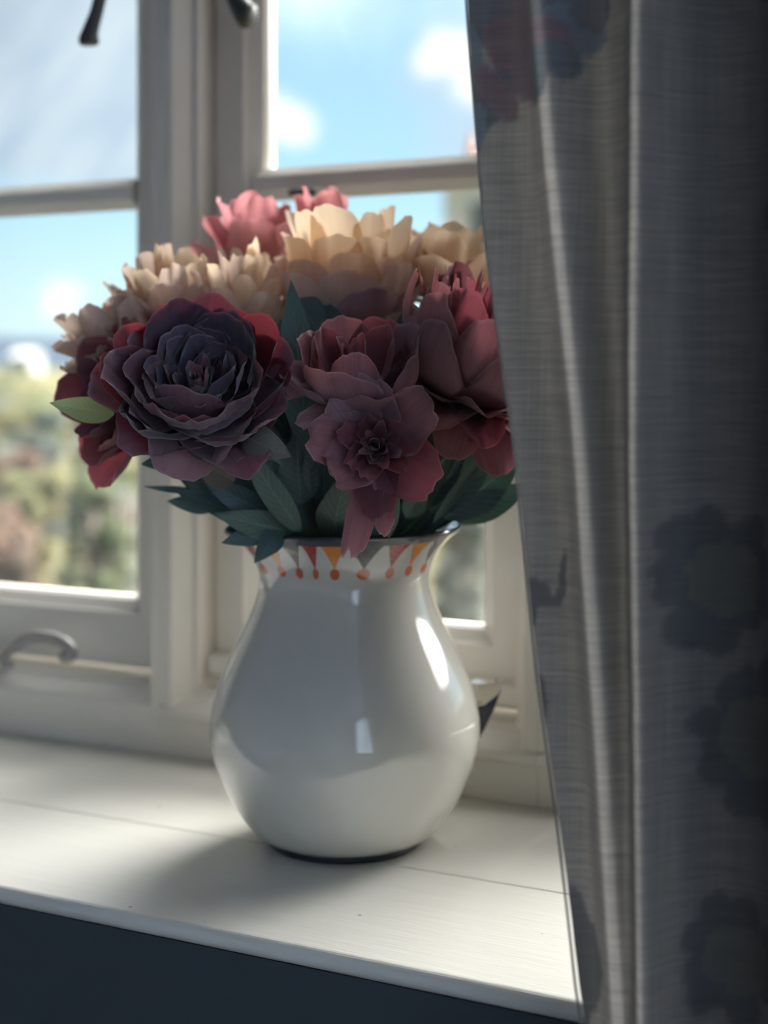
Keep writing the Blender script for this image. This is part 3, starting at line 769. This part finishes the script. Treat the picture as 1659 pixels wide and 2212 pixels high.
F.layer(9, ['rose', 'wine'], L=.076, W=.034, th0=64, th1=-6, cup=.5, ruf=.0025, r0=.006, z0=.006, skip=lambda d: d.dot(RIGHT) > .3)
F.layer(9, 'wine', L=.066, W=.026, th0=50, th1=4, cup=.5, ruf=.003, r0=.005, z0=.007, notch=.12)
F.tuft(60, ['wine', 'rose', 'wine'], .070, .009, 44, .009)
F.cup_base(mat='leaf_olive')
F.stem(foot_of(1), Vector((.034, -.008, NECKZ)))

# half-open rose in the middle
F = Flower('rose', 'half open dusty red rose in the middle between the two big peonies', at(772, 868, .815), cdir(-.05, .92, .36), 31)
flowers['mid'] = F
for (deg, L, W, t0, t1, cl, rf, mt, z0) in ((238, .044, .050, 78, 2, 26, .002, 'rose', 0), (176, .044, .036, 88, 26, 50, .003, 'mauve', -.001), (300, .036, .036, 86, 34, 10, .003, 'rose', -.002), (345, .050, .036, 84, 8, -20, .005, 'rose', 0), (18, .056, .034, 78, -4, 30, .004, 'mauve', .001), (60, .052, .044, 74, 0, 10, .003, 'wine', .001), (110, .052, .044, 70, 2, 10, .003, 'rose', .001), (145, .048, .036, 72, 6, 20, .003, 'wine', .001), (270, .040, .030, 60, -12, 0, .003, 'rose', .003), (30, .044, .032, 54, -6, 10, .003, 'wine', .003), (150, .044, .030, 54, -8, 10, .003, 'wine', .003), (215, .034, .026, 92, 86, 30, .003, 'mauve', -.003)):
    F.petal(mt, L=L, W=W, th0=t0, th1=t1, cup=.5, ruf=rf, r0=.004, z0=z0, phi=R(deg), curl=cl, notch=.06, twist=.25 if deg in (345, 18) else 0)
F.tuft(9, 'wine', .034, .012, 30, .004)
F.cup_base()
F.stem(foot_of(10), Vector((.014, -.036, NECKZ)))

# small drooping flower at the front of the rim
F = Flower('carnation', 'small drooping dusty red ruffled flower low over the jug rim', at(812, 966, .800), cdir(-.02, .10, .99), 42, spin=.4)
flowers['low'] = F
for (deg, L, W, t0, t1, cl, mt) in ((95, .040, .030, 75, 34, 120, 'mauve'), (40, .041, .034, 78, 40, 110, 'rose'), (-32, .037, .040, 88, 66, 10, 'wine'), (-102, .060, .019, 92, 80, 24, 'rose'), (-84, .046, .016, 90, 84, 20, 'rose'), (-88, .036, .026, 85, 70, 25, 'wine'), (170, .039, .034, 80, 36, 125, 'rose'), (-150, .036, .032, 80, 38, -90, 'rose'), (128, .037, .028, 78, 44, 100, 'mauve')):
    F.petal(mt, L=L, W=W, th0=t0, th1=t1, cup=.28, ruf=.003, r0=.003, z0=0, phi=R(deg)-.4, curl=cl, notch=.10)
F.layer(7, 'wine', L=.022, W=.018, th0=66, th1=20, cup=.5, ruf=.0026, r0=.003, z0=.002, curl=20)
F.tuft(16, ['wine', 'rose', 'wine'], .020, .008, 52, .004)
F.cup_base(n=4)
F.stem(foot_of(9), Vector((.026, -.038, NECKZ)))

# red flower behind the plum peony, left
F = Flower('red_rose', 'deep red flower half hidden behind the plum peony at far left', at(290, 868, .90), cdir(-.66, .10, .50), 55, spin=.9)
flowers['red'] = F
F.layer(6, 'wine', L=.054, W=.046, th0=92, th1=54, cup=.25, ruf=.003, r0=.005, z0=-.002, curl=14)
F.layer(6, 'wine', L=.048, W=.040, th0=80, th1=20, cup=.45, ruf=.003, r0=.005, z0=.0, curl=14)
F.layer(6, 'plum_out', L=.036, W=.028, th0=60, th1=2, cup=.55, ruf=.002, r0=.004, z0=.002)
F.cup_base()
F.stem(foot_of(6), Vector((-.036, -.008, NECKZ)))

# cream double flower, back centre
F = Flower('cream_peony', 'large peach cream double peony at the top centre seen from behind', at(765, 706, .935), cdir(-.08, .93, .10), 64, spin=.1)
flowers['cream'] = F
F.layer(6, ['mauve', 'mauve', 'blush'], L=.050, W=.046, th0=92, th1=16, cup=.35, ruf=.0015, r0=.006, z0=-.002, curl=4, tipk=.4, jt=5)
F.layer(8, ['blush', 'mauve', 'blush'], L=.059, W=.040, th0=84, th1=12, cup=.3, ruf=.0015, r0=.006, z0=.0, curl=10, tipk=.38, jt=5)
F.layer(9, ['blush', 'peach'], L=.067, W=.038, th0=72, th1=10, cup=.3, ruf=.0015, r0=.006, z0=.002, curl=20, tipk=.36, jt=5)
F.layer(9, 'peach', L=.072, W=.036, th0=56, th1=8, cup=.3, ruf=.0015, r0=.006, z0=.003, curl=20, tipk=.36, jt=5)
F.layer(8, 'peach', L=.073, W=.034, th0=38, th1=4, cup=.3, ruf=.0015, r0=.005, z0=.004, curl=14, tipk=.36, jt=5)
F.tuft(12, 'peach', .062, .016, 26, .006)
F.cup_base()
F.stem(foot_of(3), Vector((.004, .018, NECKZ)))

F = Flower('cream_rose', 'peach cream flower behind the wine peony at the back right', at(950, 640, .955), cdir(.20, .92, -.10), 71, spin=.6)
flowers['cream_r'] = F
F.layer(6, ['blush', 'peach'], L=.045, W=.040, th0=92, th1=34, cup=.35, ruf=.003, r0=.006, z0=-.002, curl=24)
F.layer(7, 'peach', L=.050, W=.038, th0=78, th1=16, cup=.4, ruf=.003, r0=.006, z0=.0, curl=20)
F.layer(7, 'peach', L=.050, W=.034, th0=58, th1=8, cup=.4, ruf=.003, r0=.005, z0=.002, curl=18)
F.layer(6, 'peach', L=.048, W=.030, th0=36, th1=0, cup=.5, ruf=.002, r0=.004, z0=.003)
F.cup_base()
F.stem(foot_of(2), Vector((.030, .022, NECKZ)))

# blush flowers, left back
F = Flower('dahlia', 'blush flower with long narrow petals rising behind the plum peony', at(535, 700, .935), cdir(.10, .96, .12), 83, spin=.2)
flowers['blush_c'] = F
F.layer(7, 'blush', L=.040, W=.026, th0=88, th1=26, cup=.35, ruf=.002, r0=.005, z0=0, curl=20)
F.layer(9, ['blush', 'peach'], L=.046, W=.019, th0=66, th1=16, cup=.5, ruf=.002, r0=.005, z0=.001, curl=14)
F.layer(9, ['peach', 'blush'], L=.048, W=.016, th0=44, th1=8, cup=.6, ruf=.002, r0=.004, z0=.002, curl=10)
F.tuft(8, ['peach', 'blush'], .046, .012, 18, .004)
F.cup_base()
F.stem(foot_of(4), Vector((-.016, .014, NECKZ)))

F = Flower('blush_peony', 'ruffled blush peony above the plum peony against the dark mullion', at(372, 698, .945), cdir(-.12, .88, .20), 92, spin=.4)
flowers['blush_l'] = F
F.layer(7, 'blush', L=.042, W=.032, th0=92, th1=30, cup=.35, ruf=.0036, r0=.005, z0=0, curl=24)
F.layer(8, 'blush', L=.046, W=.028, th0=74, th1=14, cup=.5, ruf=.004, r0=.005, z0=.001, curl=20)
F.layer(8, ['blush', 'peach'], L=.046, W=.024, th0=52, th1=6, cup=.6, ruf=.004, r0=.004, z0=.002, curl=16)
F.tuft(9, ['peach', 'blush'], .044, .014, 26, .004)
F.cup_base()
F.stem(foot_of(5), Vector((-.028, .006, NECKZ)))

F = Flower('blush_carnation', 'ruffled blush flower at the upper left beside the window glass', at(262, 765, .935), cdir(-.45, .80, .15), 97, spin=.8)
flowers['blush_f'] = F
F.layer(7, 'blush', L=.036, W=.028, th0=94, th1=36, cup=.35, ruf=.004, r0=.005, z0=0, curl=26)
F.layer(8, 'blush', L=.040, W=.026, th0=72, th1=16, cup=.5, ruf=.004, r0=.005, z0=.001, curl=24)
F.layer(7, 'blush', L=.039, W=.022, th0=48, th1=6, cup=.6, ruf=.004, r0=.004, z0=.002, curl=20)
F.cup_base()
F.stem(foot_of(6.6), Vector((-.038, .0, NECKZ)))

# pink lilies at the back
F = Flower('pink_lily', 'coral pink flower with broad petals at the back above the mullion', at(548, 575, 1.005), cdir(-.10, .95, -.10), 105, spin=.3)
flowers['pink'] = F
F.layer(6, 'pink', L=.046, W=.036, th0=86, th1=34, cup=.3, ruf=.004, r0=.004, z0=0, curl=24, notch=.1)
F.layer(5, 'pink', L=.052, W=.036, th0=60, th1=6, cup=.4, ruf=.004, r0=.004, z0=.001, curl=18, notch=.1)
F.layer(4, 'pink', L=.050, W=.030, th0=34, th1=0, cup=.4, ruf=.003, r0=.003, z0=.002, curl=10)
F.cup_base()
F.stem(foot_of(3.6), Vector((-.010, .032, NECKZ)))
F = Flower('pink_bud', 'coral pink tulip shaped bud at the very top of the bouquet', at(697, 500, 1.015), cdir(-.03, 1, -.05), 112, spin=.7)
flowers['bud'] = F
F.layer(4, 'pink', L=.031, W=.025, th0=62, th1=2, cup=.5, ruf=.002, r0=.003, z0=0, curl=6, notch=.12)
F.layer(3, 'pink', L=.031, W=.022, th0=40, th1=-4, cup=.5, ruf=.002, r0=.002, z0=.001, curl=10, notch=.1)
F.cup_base(n=4)
F.stem(foot_of(2.6), Vector((.012, .036, NECKZ)))

# leaves: those the photograph shows, each on the stem it grows from
PX = 1/3200
for (who, a, b, wpx, mat, bend, fold) in (
    ('mid', (668, 985, .842), (628, 603, .845), 92, 'leaf', .05, .25),
    ('plum', (246, 893, .842), (110, 871, .815), 58, 'leaf_light', .10, .2),
    ('blush_l', (436, 700, .86), (469, 640, .86), 46, 'leaf_light', .1, .3),
    ('plum', (520, 935, .80), (622, 985, .785), 76, 'leaf_olive', .35, -.3),
    ('plum', (575, 948, .81), (608, 1004, .80), 34, 'leaf_mid', .2, .4),
    ('low', (752, 925, .815), (722, 832, .80), 56, 'leaf', .05, .3),
    ('low', (715, 1170, .885), (747, 1028, .835), 92, 'leaf_mid', .15, -.2),
    ('low', (775, 1180, .88), (862, 1068, .84), 82, 'leaf_mid', .1, -.2),
    ('wine', (850, 1160, .89), (990, 950, .865), 54, 'leaf_mid', .05, .3),
    ('wine', (880, 1120, .87), (925, 1020, .85), 50, 'leaf_mid', .05, .3),
    ('wine', (935, 1130, .88), (1076, 942, .87), 26, 'leaf_mid', .02, .3),
    ('wine', (968, 925, .85), (880, 990, .825), 96, 'leaf_olive', .12, -.2),
    ('wine', (1010, 915, .84), (1018, 962, .83), 52, 'leaf_light', .1, .2),
    ('cream_r', (985, 1130, .945), (1104, 1064, .95), 50, 'leaf_mid', .15, -.3),
    ('cream_r', (990, 1118, .94), (1085, 1092, .94), 44, 'leaf_mid', .15, -.3),
    ('cream_r', (985, 1105, .95), (1050, 1062, .96), 38, 'leaf', .15, -.3),
    ('red', (440, 1062, .90), (308, 1051, .89), 16, 'leaf', .12, .3),
    ('red', (480, 1090, .90), (362, 1083, .885), 46, 'leaf', .18, -.3),
    ('red', (490, 1090, .91), (372, 1010, .90), 44, 'leaf', .1, .3),
    ('plum', (430, 985, .85), (303, 1003, .86), 46, 'leaf', .05, .2),
    ('blush_f', (640, 1150, .875), (468, 1112, .85), 66, 'leaf_mid', .14, -.25),
    ('blush_f', (600, 1135, .88), (484, 1172, .855), 54, 'leaf', .22, -.3),
    ('blush_f', (610, 1140, .87), (552, 1212, .852), 52, 'leaf', .25, -.2),
    ('plum', (650, 1150, .865), (512, 945, .83), 58, 'leaf_mid', .05, .35),
    ('plum', (505, 1040, .86), (420, 985, .84), 70, 'leaf_olive', .1, .3),
    ('plum', (600, 1120, .88), (430, 1030, .86), 60, 'leaf', .1, .3),
    ('blush_c', (690, 720, .88), (640, 640, .90), 80, 'leaf', .1, .3),
    ('cream', (700, 780, .88), (690, 640, .90), 120, 'leaf', .1, .2),
    ('blush_c', (660, 800, .885), (600, 690, .90), 90, 'leaf', .1, .25),
    ('cream', (860, 900, .90), (884, 655, .912), 110, 'leaf', .08, .25),
    ('cream', (790, 830, .89), (840, 690, .905), 100, 'leaf', .1, .25),
    ('cream', (740, 800, .89), (780, 690, .905), 110, 'leaf', .1, .25),
    ('mid', (840, 960, .87), (868, 850, .85), 60, 'leaf', .1, .25),
    ('wine', (880, 1080, .885), (960, 930, .87), 84, 'leaf', .08, .25),
    ('wine', (900, 1100, .89), (1010, 935, .875), 80, 'leaf', .08, .25),
    ('wine', (930, 1110, .89), (1075, 955, .875), 84, 'leaf', .08, .25),
    ('wine', (960, 1120, .90), (1130, 985, .885), 90, 'leaf', .08, .25),
    ('wine', (980, 1120, .90), (1150, 1045, .89), 70, 'leaf', .08, .25),
    ('red', (500, 1090, .90), (380, 985, .885), 70, 'leaf', .1, .25),
    ('plum', (610, 1080, .875), (560, 960, .85), 80, 'leaf', .1, .25),
    ('plum', (650, 1090, .87), (640, 930, .85), 90, 'leaf', .1, .25),
    ('mid', (700, 1080, .87), (700, 900, .845), 90, 'leaf', .1, .25),
    ('cream', (880, 620, .92), (835, 545, .90), 22, 'leaf', .15, .3),
):
    F = flowers[who]
    F.leaf(at(*a), at(*b), wpx*PX*(a[2]+b[2])/2, mat, bend, fold)

lr = random.Random(5)
# the mass of dark leaves fanning out of the jug's mouth, dealt out among the stems
for k in range(30):
    base = Vector((.0013, 0, 0))+RIGHT*lr.uniform(-.03, .034)+FWD*lr.uniform(-.035, .02)+UP*.19
    d = UP+RIGHT*lr.uniform(-.75, .85)-FWD*lr.uniform(-.1, .35)
    tip = base+d.normalized()*lr.uniform(.085, .135)
    q = min(flowers, key=lambda w_: (flowers[w_].c-tip).length)
    flowers[q].leaf(base+(tip-base)*.25, tip, lr.uniform(.022, .032), 'leaf', lr.uniform(-.05, .12), lr.uniform(-.2, .3), face=(-FWD+RIGHT*lr.uniform(-.5, .5)+UP*lr.uniform(-.1, .4)).normalized())
keys = ['plum', 'wine', 'mid', 'low', 'red', 'cream', 'cream_r', 'blush_c', 'blush_l', 'blush_f', 'pink']
for k in range(74):
    x = lr.uniform(-1, 1)
    base = Vector((.0013, 0, 0))+RIGHT*(x*.038)+FWD*lr.uniform(-.030, .030)+UP*lr.uniform(.178, .196)
    reach = lr.uniform(.045, .105)
    ang = x*52+lr.uniform(-16, 16)
    d = UP*cos(R(ang))+RIGHT*sin(R(ang))*1.05-FWD*lr.uniform(-.25, .45)
    tip = base+d.normalized()*reach
    who = min(keys, key=lambda q: (flowers[q].c-tip).length+lr.uniform(0, .05))
    flowers[who].leaf(base, tip, lr.uniform(.016, .027), lr.choice(['leaf', 'leaf', 'leaf', 'leaf_mid']), lr.uniform(-.05, .18), lr.uniform(-.3, .35), face=(-FWD+RIGHT*lr.uniform(-.6, .6)+UP*lr.uniform(-.2, .6)).normalized())

# ------------------------------------------------------------------ outdoors
M['grass'] = None
def mat_ground():
    m, t = new_mat('autumn meadow')
    co = t('ShaderNodeTexCoord')
    n1 = t('ShaderNodeTexNoise', {'Vector': co.outputs['Object'], 'Scale': .12, 'Detail': 5.0})
    n2 = t('ShaderNodeTexNoise', {'Vector': co.outputs['Object'], 'Scale': .7, 'Detail': 4.0})
    col = t.mix(t.sstep(n1.outputs[0], .35, .65), (.078, .072, .043), (.092, .082, .050))
    col = t.mix(t.m('MULTIPLY', t.sstep(n2.outputs[0], .5, .7), .6), col, (.058, .068, .034))
    finish(t, t('ShaderNodeBsdfPrincipled', {'Base Color': col, 'Roughness': 1.0, 'Specular IOR Level': 0.0}))
    return m
M['grass'] = mat_ground()
M['hill'] = paint('hazy blue hill', (.028, .037, .050), (.035, .044, .056), 1.0, .004, 0, spec=0)  # distance haze painted in as the blue of the hill
def polar_ground(name, radii, zf, mat, a0, a1, na, label):
    v, f = [], []
    for r in radii:
        for k in range(na+1):
            a = R(a0+(a1-a0)*k/na)
            x, y = r*sin(a), r*cos(a)
            v.append((x, y, zf(r, math.degrees(a), x, y)))
    for j in range(len(radii)-1):
        for k in range(na):
            f.append((j*(na+1)+k, j*(na+1)+k+1, (j+1)*(na+1)+k+1, (j+1)*(na+1)+k)[::-1])
    o = obj(name, v, f, mat); tag(o, label, kind='structure'); return o
def gz(r, a, x, y):
    return -1.35+.12*mnoise.noise(Vector((x*.12, y*.12, 0)))*sm(3, 12, r)+1.7*sm(50, 300, r)
polar_ground('ground', [0, 2, 4, 6, 9, 12, 16, 20, 26, 34, 45, 60, 80, 110, 150, 200, 260, 330], gz, M['grass'], -180, 180, 96, 'pale autumn meadow outside the window')
def hz(r, a, x, y):
    return .2+sm(330, 950, r)*(21+5*mnoise.noise(Vector((a*.07, 0, 3)))+2*mnoise.noise(Vector((a*.3, 0, 7))))
polar_ground('hills', [330, 420, 520, 640, 780, 950, 1000], hz, M['hill'], -75, 35, 90, 'low blue hills along the horizon')

def mat_bush(name, cols, blossom=None):
    m, t = new_mat(name)
    at_ = t('ShaderNodeAttribute', attribute_name='tint')
    n = len(cols)
    col = t.ramp(at_.outputs['Fac'], [(k/n, tuple(q*.66 for q in c)) for k, c in enumerate(cols)], 'CONSTANT')
    p = t('ShaderNodeBsdfDiffuse', {'Color': col}); q = t('ShaderNodeBsdfTranslucent', {'Color': col})
    finish(t, t('ShaderNodeMixShader', {0: .45, 1: p, 2: q}))
    return m
BUSH = {
 'green': mat_bush('green shrub', [(.22, .25, .15), (.28, .31, .18), (.18, .20, .13), (.33, .34, .22)]),
 'yellow': mat_bush('yellow shrub', [(.46, .41, .22), (.42, .39, .22), (.32, .33, .19), (.52, .46, .27)]),
 'russet': mat_bush('russet shrub', [(.38, .27, .20), (.32, .23, .18), (.42, .32, .24), (.28, .24, .18)]),
 'grey': mat_bush('grey green shrub', [(.30, .32, .28), (.36, .37, .32), (.25, .28, .25), (.40, .40, .35)]),
 'dark': mat_bush('dark evergreen shrub', [(.13, .17, .15), (.16, .20, .17), (.12, .15, .14), (.19, .22, .19)]),
 'white': mat_bush('white flowered shrub', [(.46, .48, .45), (.32, .35, .28), (.42, .45, .42), (.28, .31, .24)]),
}
bark = paint('bark', (.12, .09, .07), (.16, .13, .1), .9, 20, .2)
def shrub(x, y, rad, h, kind, label, seed, group):
    rnd = random.Random(seed); z = gz(math.hypot(x, y), 0, x, y)-.03
    t = thing('shrub', label, 'shrub', (x, y, z), group)
    b = MB()
    for k in range(5):
        a = rnd.uniform(0, 6.28); e = rnd.uniform(.2, .5)*rad
        b.tube([(0, 0, 0), (cos(a)*e*.4, sin(a)*e*.4, h*.35), (cos(a)*e, sin(a)*e, h*.75)], [.03, .022, .008], 5)
    obj('stem', b.v, b.f, bark, t, True)
    v, f, ti = [], [], []
    lim = lambda q: max(-.68, min(.68, q))
    clumps = [(Vector((lim(rnd.gauss(0, .42))*rad, lim(rnd.gauss(0, .42))*rad, h*rnd.uniform(.15, .9))), rad*rnd.uniform(.22, .42), rnd.random()) for _ in range(16)]
    for c_, r_, tn in clumps:
        for k in range(95):
            d = Vector((rnd.gauss(0, 1), rnd.gauss(0, 1), rnd.gauss(0, 1))).normalized()
            p = c_+d*r_*rnd.uniform(.55, 1)
            p.z = max(.03, p.z)
            s_ = rnd.uniform(.035, .075)
            ax = Vector((rnd.gauss(0, 1), rnd.gauss(0, 1), rnd.gauss(0, 1))).normalized(); bx = ax.orthogonal().normalized()*.5
            i = len(v); v += [p-ax*s_, p+bx*s_, p+ax*s_, p-bx*s_]; f.append((i, i+1, i+2, i+3))
            ti.append(min(.999, max(0, tn*.7+rnd.random()*.3)))
    o = obj('foliage', v, f, BUSH[kind], t, False)
    o['kind'] = 'stuff'
    a = o.data.attributes.new('tint', 'FLOAT', 'FACE'); a.data.foreach_set('value', ti)
    return t
names = {'green': 'green leafy shrub', 'yellow': 'yellow autumn shrub', 'russet': 'russet autumn shrub', 'grey': 'grey green shrub', 'dark': 'dark evergreen shrub', 'white': 'white flowered shrub'}
seedk = 200
ORD = ['first', 'second', 'third', 'fourth', 'fifth', 'sixth', 'seventh', 'eighth', 'ninth', 'tenth', 'eleventh']
kl = ['russet', 'green', 'yellow', 'grey', 'russet', 'green', 'grey', 'yellow', 'green', 'white', 'dark', 'dark', 'yellow', 'russet', 'green', 'dark', 'grey', 'yellow', 'yellow', 'grey', 'green', 'yellow']
kr = ['grey', 'green', 'russet', 'yellow', 'grey', 'russet', 'green']
for k in range(11):
    r = 9.2*1.125**k
    for (u, who) in ((30+40*(k % 2), 'left'), (215+40*(k % 2), 'right'), (1000+20*(k % 2), '')):
        if who == '' and k > 6: continue
        kind = kr[k] if who == '' else kl[2*k+(who == 'right')]
        p = CAM+RIGHT*((u-829.5)/3200*r)+FWD*r
        seedk += 1
        rd = random.Random(seedk)
        lab = names[kind]+' in the '+ORD[k]+' row of the garden, '+({'left': 'left one beyond the left pane', 'right': 'right one beyond the left pane', '': 'beyond the right pane'}[who])
        shrub(p.x, p.y, 0.0245*r, (.72+.03*r)*rd.uniform(.85, 1.1), kind, lab, seedk, 'garden shrubs beyond the window')

# white cottage far across the field
cw = CAM+RIGHT*((58-829.5)/3200*200)+FWD*200
tc_ = thing('white_cottage', 'small white cottage far across the field beyond the left pane', 'house', (cw.x, cw.y, gz(200, 0, cw.x, cw.y)-.05))
MB().box((-1.7, -1.5, 0), (1.7, 1.5, 2.2)).build('wall', M['whitewall'], tc_)
MB().prism([(-1.7, 2.2), (1.7, 2.2), (0, 3.2)], -1.85, 1.85).build('roof', M['whitewall'], tc_)
MB().box((-.4, -1.65, .8), (.4, -1.58, 1.7)).build('window', M['iron'], tc_)

# the neighbouring house on the right: cream walls, hipped slate roof, chimney with a pot
hp_ = CAM+RIGHT*((958-829.5)/3200*30)+FWD*30
th_ = thing('neighbour_house', 'cream rendered house with hipped roof and chimney beyond the right pane', 'house', (hp_.x, hp_.y, -1.4))
th_.rotation_euler = (0, 0, YAW-R(8))
W_, D_, E_ = 8.0, 6.0, 5.62
MB().box((0, 0, 0), (W_, D_, E_)).build('wall', M['render'], th_)
rv = [(-.12, -.2, E_), (W_+.2, -.2, E_), (W_+.2, D_+.2, E_), (-.12, D_+.2, E_), (3.0, D_/2, E_+1.75), (W_-3, D_/2, E_+1.75)]
obj('roof', rv, [(0, 1, 5, 4), (1, 2, 5), (2, 3, 4, 5), (3, 0, 4), (3, 2, 1, 0)], M['slate'], th_, False)
ch = MB().box((.38, .9, E_), (.95, 1.5, E_+.62)).build('chimney', M['brick'], th_)
MB().lathe([(.11, 0), (.12, .05), (.095, .10), (.085, .30), (.10, .33), (.10, .36), (.07, .36)], 12, (.52, 1.2, E_+.62)).build('chimney_pot', M['brick'], ch, True)
for (x_, z_) in ((.5, 3.9), (.5, .9), (3.4, 3.9), (3.4, .9)):
    wf = MB().box((x_, -.05, z_), (x_+.95, .02, z_+1.2)).build('window', M['whitewall'], th_)
    MB().box((x_+.07, -.06, z_+.07), (x_+.44, -.045, z_+1.13)).box((x_+.51, -.06, z_+.07), (x_+.88, -.045, z_+1.13)).build('pane', M['iron'], wf)
